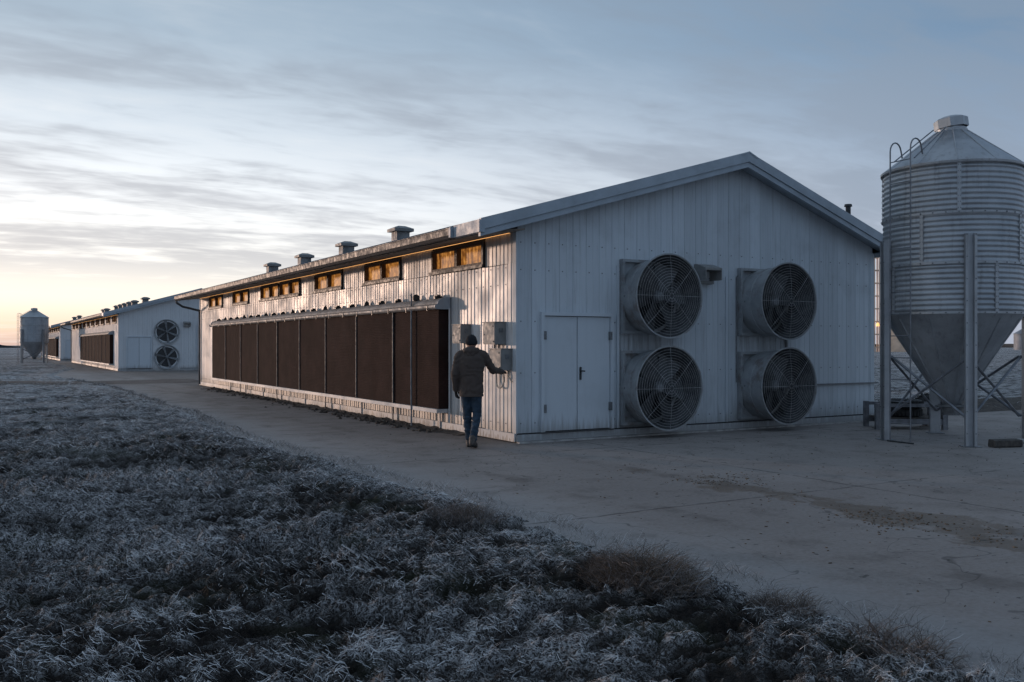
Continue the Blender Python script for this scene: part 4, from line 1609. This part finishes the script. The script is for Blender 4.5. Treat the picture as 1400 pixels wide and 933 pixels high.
def person():
    e = empty('person', (-0.635, 14.28, 0.0), R(-4))
    J = dict(hipL=(-0.085, 0.0, 0.92), kneeL=(-0.075, 0.11, 0.50), ankL=(-0.055, 0.17, 0.10),
             hipR=(0.085, 0.0, 0.92), kneeR=(0.080, 0.06, 0.49), ankR=(0.035, -0.13, 0.115),
             shL=(-0.195, 0.0, 1.44), elL=(-0.255, -0.035, 1.16), wrL=(-0.250, 0.03, 0.915),
             shR=(0.195, 0.02, 1.44), elR=(0.325, 0.17, 1.215), wrR=(0.430, 0.415, 1.185))

    def hand(mb, wr, d, side, up, size=1.0):
        """palm plus five bent fingers; d along the hand, side towards the thumb, up = back of hand"""
        wr, d, side, up = Vector(wr), Vector(d).normalized(), Vector(side).normalized(), Vector(up).normalized()
        pc = wr + d * 0.05
        M = Matrix((side, d, up)).transposed()
        mb.ellipsoid(pc, (0.042, 0.055, 0.019), 14, 10, M)
        for i, (off, ln) in enumerate(((0.030, 0.072), (0.010, 0.082), (-0.010, 0.076), (-0.029, 0.060))):
            a = wr + d * 0.085 + side * off
            b = a + d * ln * 0.45 - up * ln * 0.12
            c = b + d * ln * 0.30 - up * ln * 0.42
            mb.capsule(a, b, 0.0105, 0.0100, 10)
            mb.capsule(b, c, 0.0100, 0.0088, 10)
        a = wr + d * 0.02 + side * 0.028
        b = a + side * 0.030 + d * 0.028 - up * 0.010
        c = b + d * 0.034 - up * 0.012 + side * 0.004
        mb.capsule(a, b, 0.0135, 0.0115, 10)
        mb.capsule(b, c, 0.0115, 0.0095, 10)

    # the body itself, one continuous surface
    b = MB()
    b.loft([((0, 0, 0.84), 0.11, 0.08), ((0, 0, 0.92), 0.155, 0.105), ((0, 0, 1.05), 0.14, 0.10), ((0, 0, 1.25), 0.165, 0.115), ((0, 0, 1.40), 0.165, 0.10), ((0, 0, 1.47), 0.09, 0.07)])
    b.capsule((0, 0.0, 1.44), (0, 0.02, 1.58), 0.058, 0.055)
    b.ellipsoid((0, 0.025, 1.640), (0.074, 0.094, 0.112), 20, 14)
    b.ellipsoid((0, 0.065, 1.575), (0.045, 0.042, 0.045), 12, 8)
    b.capsule((0, 0.115, 1.645), (0, 0.132, 1.615), 0.010, 0.014, 8)
    for s in (-1, 1):
        b.ellipsoid((s * 0.077, 0.015, 1.635), (0.010, 0.020, 0.030), 10, 8)
    for S in 'LR':
        b.capsule(J['hip' + S], J['knee' + S], 0.075, 0.050)
        b.capsule(J['knee' + S], J['ank' + S], 0.050, 0.034)
        b.capsule(J['sh' + S], J['el' + S], 0.048, 0.038)
        b.capsule(J['el' + S], J['wr' + S], 0.038, 0.026)
    body = fuse('body', b, 'skin', e, 0.010, 3)
    # jeans
    j = MB()
    j.loft([((0, 0, 0.80), 0.12, 0.09), ((0, 0, 0.90), 0.165, 0.118), ((0, 0, 0.98), 0.16, 0.112)])
    for S in 'LR':
        j.capsule(J['hip' + S], J['knee' + S], 0.092, 0.070)
        j.capsule(J['knee' + S], Vector(J['ank' + S]) + Vector((0, 0, 0.0)), 0.070, 0.058)
    def fj(c):
        return 0.006 * np.sin(c[:, 2] * 55 + 6 * pnoise(c[:, 0] * 9 + 3, c[:, 2] * 7)) * sstep(0.62, 0.45, c[:, 2]) + 0.006 * pnoise(c[:, 0] * 18 + c[:, 1] * 11, c[:, 2] * 14)
    fuse('jeans', j, 'denim', e, 0.011, 4, fj)
    # jacket
    k = MB()
    k.loft([((0, 0, 0.815), 0.185, 0.135), ((0, 0, 0.90), 0.197, 0.142), ((0, 0, 1.02), 0.185, 0.135), ((0, 0, 1.15), 0.192, 0.138), ((0, 0, 1.30), 0.212, 0.145), ((0, 0, 1.40), 0.212, 0.135), ((0, 0, 1.465), 0.165, 0.115), ((0, 0.0, 1.52), 0.09, 0.085)])
    k.capsule(J['shL'], J['elL'], 0.076, 0.064)
    k.capsule(J['elL'], J['wrL'], 0.064, 0.048)
    k.capsule(J['shR'], J['elR'], 0.076, 0.064)
    k.capsule(J['elR'], J['wrR'], 0.064, 0.048)
    k.capsule((-0.05, 0.0, 1.50), (-0.17, 0.0, 1.452), 0.075, 0.075)
    k.capsule((0.05, 0.0, 1.50), (0.17, 0.01, 1.452), 0.075, 0.075)
    def fk(c):
        cuff = 0.004 * np.sin(c[:, 2] * 42 + 9 * pnoise(c[:, 0] * 6, c[:, 2] * 5))
        return cuff * 0.8 + 0.006 * fbm(c[:, 0] * 6 + c[:, 1] * 4, c[:, 2] * 9, 2)
    jk = fuse('jacket', k, 'jacket_cloth', e, 0.012, 4, fk)
    h = MB()
    h.ellipsoid((0, -0.055, 1.520), (0.128, 0.088, 0.070), 20, 12)
    h.ellipsoid((0, 0.03, 1.535), (0.110, 0.095, 0.052), 20, 12)
    h.capsule((-0.09, -0.02, 1.53), (-0.03, -0.10, 1.47), 0.045, 0.04)
    h.capsule((0.09, -0.02, 1.53), (0.03, -0.10, 1.47), 0.045, 0.04)
    fuse('hood', h, 'jacket_cloth', jk, 0.010, 5, lambda c: 0.006 * fbm(c[:, 0] * 14, c[:, 2] * 18, 3))
    MB().loft([((0, 0, 0.807), 0.188, 0.138), ((0, 0, 0.835), 0.194, 0.143), ((0, 0, 0.842), 0.190, 0.139)], 32).build('hem', 'jacket_cloth', jk, True)
    # woollen hat
    t = MB()
    t.ellipsoid((0, 0.016, 1.672), (0.087, 0.105, 0.103), 24, 16)
    t.loft([((0, 0.016, 1.620), 0.090, 0.108), ((0, 0.016, 1.628), 0.094, 0.112), ((0, 0.016, 1.672), 0.094, 0.111), ((0, 0.016, 1.68), 0.088, 0.105)], 28)
    fuse('hat', t, 'knit', e, 0.008, 3, lambda c: 0.002 * np.sin(np.arctan2(c[:, 1], c[:, 0]) * 46))
    # gloved hands
    g = MB()
    hand(g, J['wrL'], (0.05, 0.18, -0.95), (0.25, 0.9, 0.2), (-0.95, 0.2, 0.0))
    fuse('glove', g, 'glove', e, 0.0045, 2)
    g = MB()
    hand(g, J['wrR'], (0.42, 0.90, 0.05), (-0.85, 0.40, 0.30), (0.1, -0.2, 1.0))
    fuse('glove', g, 'glove', e, 0.0045, 2)
    # boots
    for S, yaw, pitch, lift in (('L', 6, 0, 0), ('R', -8, 24, 0)):
        a = Vector(J['ank' + S])
        m = MB()
        dirv = Vector((math.sin(R(-yaw)), math.cos(R(-yaw)), 0))
        dn = Vector((0, 0, -math.sin(R(pitch))))
        heel = a - dirv * 0.035 + Vector((0, 0, -0.055 + (0.0 if S == 'L' else 0.02)))
        toe = a + dirv * 0.165 + Vector((0, 0, 0.0))
        toe.z = 0.048
        heel.z = 0.052 if S == 'L' else 0.095
        m.capsule(a + Vector((0, 0, 0.05)), heel, 0.055, 0.048)
        m.capsule(heel, toe, 0.048, 0.042)
        m.capsule(a, toe, 0.052, 0.040)
        bt = fuse('boot', m, 'boot', e, 0.008, 3)
        s = MB()
        s.capsule(heel - Vector((0, 0, 0.036)), toe - Vector((0, 0, 0.030)), 0.045, 0.040)
        me = s.mesh('sole', 'rubber', True)
        for v in me.vertices:
            pass
        so = link('sole', me, bt)
        zc = (heel.z + toe.z) / 2 - 0.033
        for v in me.vertices:
            q = (Vector((v.co.x, v.co.y, 0)) - Vector((heel.x, heel.y, 0))).dot(dirv) / 0.2
            line = (heel.z - 0.036) * (1 - q) + (toe.z - 0.030) * q
            v.co.z = max(0.001, line + (v.co.z - line) * 0.38)
    tag(e, 'person in dark hooded jacket, woollen hat and blue jeans reaching to a switch box', 'person')


person()


# ------------------------------------------------------------------ frosted grass
def strip_mesh(name, base, dirv, length, width, lift, curl, tone, nseg=3):
    """many curved blades as one mesh; all arrays have one row per blade"""
    n = len(base)
    rs = np.random.RandomState(3)
    side = np.stack([-dirv[:, 1], dirv[:, 0], np.zeros(n)], 1)
    vs = np.zeros((n, (nseg + 1) * 2, 3))
    for q in range(nseg + 1):
        f = q / nseg
        c = base + dirv * (length * f)[:, None] + side * (curl * length * (f * f - 0.35 * f) + 0.10 * length * np.sin(f * 6.0 + 40 * curl))[:, None]
        c[:, 2] += lift * length * np.sin(f * np.pi * 0.85) + 0.004
        w = width * (1 - 0.75 * f) * 0.5
        tw = side * w[:, None]
        tw[:, 2] += w * 0.6
        vs[:, q * 2] = c - tw
        vs[:, q * 2 + 1] = c + tw
    k = (nseg + 1) * 2
    f0 = np.array([[2 * q, 2 * q + 1, 2 * q + 3, 2 * q + 2] for q in range(nseg)])
    F = (np.arange(n)[:, None, None] * k + f0[None]).reshape(-1, 4)
    me = bpy.data.meshes.new(name)
    me.vertices.add(n * k)
    me.vertices.foreach_set('co', vs.ravel())
    me.loops.add(F.size)
    me.loops.foreach_set('vertex_index', F.ravel())
    me.polygons.add(len(F))
    me.polygons.foreach_set('loop_start', np.arange(0, F.size, 4))
    me.update(calc_edges=True)
    col = me.attributes.new('tone', 'FLOAT_COLOR', 'POINT')
    t4 = np.concatenate([tone, np.ones((n, 1))], 1)
    t4 = np.repeat(t4, k, axis=0).reshape(n, k, 4)
    col.data.foreach_set('color', t4.astype(np.float32).ravel())
    me.materials.append(MATS['frosted_blade'])
    return me


def tones(n, frost, rs, green=0.05, tan=0.2):
    """frost 0..1 per blade -> colour"""
    fr = np.array([0.86, 0.86, 0.87])[None] * (0.62 + 0.4 * rs.rand(n))[:, None]
    dry = np.array([0.060, 0.044, 0.033])[None] * (0.5 + 1.0 * rs.rand(n))[:, None]
    grn = np.array([0.034, 0.045, 0.022])[None] * (0.6 + 0.9 * rs.rand(n))[:, None]
    base = np.where((rs.rand(n) < green)[:, None], grn, dry)
    f = np.clip(frost, 0, 1)[:, None]
    return base * (1 - f) + fr * f


def grass():
    rs = np.random.RandomState(21)
    N = 800000
    u = rs.rand(N)
    d = 3.7 * (46.0 / 3.7) ** u
    lat = (rs.rand(N) * 2 - 1) * 0.72
    x, y = lat * d, d
    keep = (y > 3.2) & (x < 14)
    x, y, d = x[keep], y[keep], d[keep]
    df, t, s = d_field(x, y)
    k2 = df > 0.05
    x, y, d, df, s = x[k2], y[k2], d[k2], df[k2], s[k2]
    one = np.ones_like(x)
    sp = np.maximum(0.034, y * 0.0062)
    h, cl, _ = field_h(x, y, one)
    e = 0.03
    hx, _, _ = field_h(x + e, y, one)
    hy, _, _ = field_h(x, y + e, one)
    # fewer blades in the hollows
    keep = rs.rand(len(x)) < np.clip((cl - 0.51) * 3.6 + 0.9 * np.exp(-(df / 0.45) ** 2), 0.012, 1.0) * (0.30 + 0.70 * sstep(-0.3, 0.3, fbm(x * 0.8 + 60, y * 0.8, 3))) * np.maximum(0.4 + 0.6 * sstep(-0.5, 0.1, fbm(x * 0.45 + 4, y * 0.45, 4)), sstep(7, 16, y))
    x, y, d, df, h, cl, hx, hy, s = [a[keep] for a in (x, y, d, df, h, cl, hx, hy, s)]
    n = len(x)
    flow = 0.42 + fbm(x * 0.8, y * 0.8, 3) * 1.3 + rs.randn(n) * 0.65 + np.pi * (rs.rand(n) < 0.4)
    dirv = np.stack([np.cos(flow), np.sin(flow), np.zeros(n)], 1)
    sl = ((hx - h) / e) * dirv[:, 0] + ((hy - h) / e) * dirv[:, 1]
    dirv[:, 2] = np.clip(sl, -0.8, 0.8)
    sc = np.maximum(1.0, d / 7.5)
    length = (0.016 + 0.066 * rs.rand(n) ** 2.2) * sc ** 0.6
    width = (0.0016 + 0.0020 * rs.rand(n)) * sc ** 0.95
    lift = np.abs(rs.randn(n)) * 0.06
    curl = rs.randn(n) * 0.7
    patch = fbm(x * 0.45 + 4, y * 0.45, 4)
    fr = 0.56 + 1.1 * patch + 2.7 * (cl - 0.66) + rs.randn(n) * 0.28 + 0.42 * sstep(6, 18, d)
    fr = sstep(0.18, 0.78, fr)
    gp = sstep(0.0, 0.6, fbm(x * 0.6 + 31, y * 0.6 + 8, 3))
    tone = tones(n, np.clip(fr, 0.03, 0.95), rs, 0.10 + 0.5 * gp)
    base = np.stack([x, y, h], 1)
    me = strip_mesh('frosted_grass', base, dirv, length, width, lift, curl, tone, 3)
    tag(link('frosted_grass', me), 'matted frosted grass covering the field in the foreground', 'grass', None, 'stuff')
    # taller frosted fringe that hangs over the concrete edge
    M = 9000
    ss = -13 + 48 * rs.rand(M) ** 1.6
    te = t_edge(ss)
    tt = te - np.abs(rs.randn(M)) * 0.16 + 0.02
    px = C0.x + U.x * tt + V.x * ss
    py = C0.y + U.y * tt + V.y * ss
    ok = py > 3.4
    px, py, ss, tt = px[ok], py[ok], ss[ok], tt[ok]
    M = len(px)
    h, cl, _ = field_h(px, py, np.ones(M))
    a = rs.rand(M) * 2 * np.pi
    dv = np.stack([np.cos(a), np.sin(a), 0.5 + 0.9 * rs.rand(M)], 1)
    dv /= np.linalg.norm(dv, axis=1)[:, None]
    sc = np.maximum(1.0, py / 9.0)
    dens = sstep(-0.2, 0.5, pnoise(ss * 1.2, ss * 0 + 77))
    ln = (0.05 + 0.09 * rs.rand(M)) * (0.5 + 0.8 * dens)
    tone = tones(M, 0.35 + 0.3 * rs.randn(M), rs, 0.02)
    me = strip_mesh('verge_grass', np.stack([px, py, np.maximum(h, -0.01)], 1), dv, ln, (0.0025 + 0.002 * rs.rand(M)) * sc, rs.rand(M) * 0.15, rs.randn(M) * 0.5, tone)
    tag(link('verge_grass', me), 'thin frosted grass fringe along the concrete edge', 'grass', None, 'stuff')


grass()


def tuft(cx, cy, rx, ry, hh, n, label, frost, seed, rz):
    rs = np.random.RandomState(seed)
    a = rs.rand(n) * 2 * np.pi
    r = np.sqrt(rs.rand(n))
    lx, ly = rx * r * np.cos(a), ry * r * np.sin(a)
    c, s_ = math.cos(rz), math.sin(rz)
    x = cx + lx * c - ly * s_
    y = cy + lx * s_ + ly * c
    h, cl, _ = field_h(x, y, np.ones(n))
    dome = (1 - r ** 2)
    az = a + rz + rs.randn(n) * 1.5
    upz = 0.45 + 0.9 * dome * rs.rand(n) + 0.2 * rs.rand(n)
    dv = np.stack([np.cos(az), np.sin(az), upz], 1)
    dv /= np.linalg.norm(dv, axis=1)[:, None]
    ln = hh * (0.45 + 0.75 * rs.rand(n)) * (0.55 + 0.45 * dome)
    base = np.stack([x, y, np.maximum(h, -0.02) + hh * 0.28 * dome * rs.rand(n)], 1) - np.array([cx, cy, 0])
    fr = frost + 0.25 * rs.randn(n) + 0.25 * (r - 0.5)
    dry = np.array([0.125, 0.092, 0.068])[None] * (0.35 + 1.1 * rs.rand(n))[:, None]
    fro = np.array([0.42, 0.42, 0.44])[None] * (0.5 + 0.6 * rs.rand(n))[:, None]
    f = np.clip(fr, 0, 1)[:, None]
    tone = dry * (1 - f) + fro * f
    me = strip_mesh('grass_tuft', base, dv, ln, 0.0028 + 0.0034 * rs.rand(n), 0.05 + 0.3 * rs.rand(n), rs.randn(n) * 1.0, tone, 5)
    o = link('grass_tuft', me, None, (cx, cy, 0))
    tag(o, label, 'grass tuft', 'dry grass tufts at the field edge')


tuft(0.86, 6.02, 0.46, 0.30, 0.23, 2700, 'largest brown dry grass tuft at the field edge, in the foreground', 0.10, 1, R(-50))
tuft(-0.42, 8.25, 0.42, 0.26, 0.16, 1600, 'middle dry grass tuft, between the brown tuft and the person', 0.30, 2, R(-35))
tuft(1.62, 5.45, 0.26, 0.16, 0.14, 800, 'small dark tuft on the concrete edge, right of the largest brown tuft', 0.22, 3, R(-58))
tuft(2.02, 4.72, 0.30, 0.18, 0.13, 800, 'low tuft on the concrete edge at the bottom right', 0.20, 4, R(-60))


def debris():
    """dirt, leaves and crumbs swept against the foot of the pad wall"""
    rs = np.random.RandomState(9)
    m = MB()
    for i in range(520):
        s = 2.2 + 19.5 * rs.rand()
        t = -0.12 - abs(rs.randn()) * 0.28
        p = bw(t, s, 0.0)
        r = 0.018 + 0.05 * rs.rand() ** 2
        hh = r * (0.4 + 0.5 * rs.rand())
        a0 = rs.rand() * 6
        ring = [(p.x + r * (0.6 + 0.7 * rs.rand()) * math.cos(a0 + j * PI / 3), p.y + r * (0.6 + 0.7 * rs.rand()) * math.sin(a0 + j * PI / 3), 0.001) for j in range(6)]
        top = [(p.x + (q[0] - p.x) * 0.5, p.y + (q[1] - p.y) * 0.5, hh * (0.7 + 0.5 * rs.rand())) for q in ring]
        m.add(ring + top, [(j, (j + 1) % 6, 6 + (j + 1) % 6, 6 + j) for j in range(6)] + [tuple(range(6, 12))])
    o = m.build('swept_dirt', 'mud', None, False)
    tag(o, 'crumbs of dark dirt swept against the foot of the pad wall', 'dirt', None, 'stuff')
    # a low irregular drift of dirt under them
    vs, fs = [], []
    ss = np.arange(1.6, 22.4, 0.12)
    k = 7
    for s in ss:
        wd = 0.30 + 0.35 * float(sstep(-0.3, 0.6, fbm(np.array(s * 0.8), np.array(5.0), 3))) + 0.10 * float(pnoise(np.array(s * 4), np.array(1.0)))
        for j in range(k):
            q = j / (k - 1)
            t = -0.055 - wd * q
            z = 0.055 * (1 - q) ** 1.5 * (0.6 + 0.6 * float(fbm(np.array(s * 2.5), np.array(q * 2.0), 3))) - 0.006 * q + 0.003
            vs.append(bw(t, s, z))
    for i in range(len(ss) - 1):
        for j in range(k - 1):
            fs.append((i * k + j, (i + 1) * k + j, (i + 1) * k + j + 1, i * k + j + 1))
    o = MB().add(vs, fs).build('dirt_drift', 'mud', None, True)
    tag(o, kind='structure')


debris()



def litter():
    """bits of straw and dung along the drainage line and loose over the yard"""
    rs = np.random.RandomState(31)
    m = MB()
    for i in range(2300):
        if i < 1700:
            s_ = -2.6 - 6.8 * rs.rand() ** 0.7
            cl = 0.55 + 0.45 * math.sin(s_ * 2.3) + 0.3 * math.sin(s_ * 5.1 + 1)
            if rs.rand() > max(0.03, cl - 0.25):
                continue
            t = -0.15 + rs.randn() * 0.28 + 0.2 * math.sin(s_ * 1.1)
        else:
            s_ = -11 + 12 * rs.rand()
            t = -2.6 + 13 * rs.rand()
            if s_ > -0.3 and t > -0.2:
                continue
        p = bw(t, s_)
        a = rs.rand() * PI
        L = 0.004 + 0.012 * rs.rand()
        w = 0.0015 + 0.002 * rs.rand()
        if rs.rand() < 0.08:
            w, L = 0.006 + 0.010 * rs.rand(), 0.008 + 0.016 * rs.rand()
        c, sn = math.cos(a), math.sin(a)
        z = 0.003
        h = 0.002 + 0.004 * rs.rand()
        q = [(-L, -w), (L, -w * 0.6), (L * 0.8, w), (-L * 0.7, w)]
        lo = [(p.x + x * c - y * sn, p.y + x * sn + y * c, z - 0.004) for x, y in q]
        hi = [(p.x + x * 0.8 * c - y * 0.8 * sn, p.y + x * 0.8 * sn + y * 0.8 * c, z + h) for x, y in q]
        m.add(lo + hi, [(0, 1, 5, 4), (1, 2, 6, 5), (2, 3, 7, 6), (3, 0, 4, 7), (4, 5, 6, 7)])
    o = m.build('straw_litter', 'straw', None, False)
    tag(o, 'bits of straw and dirt scattered over the concrete', 'litter', None, 'stuff')


simple('straw', (0.10, 0.075, 0.052), 0.9, 0.0, 0.6, 30)
litter()
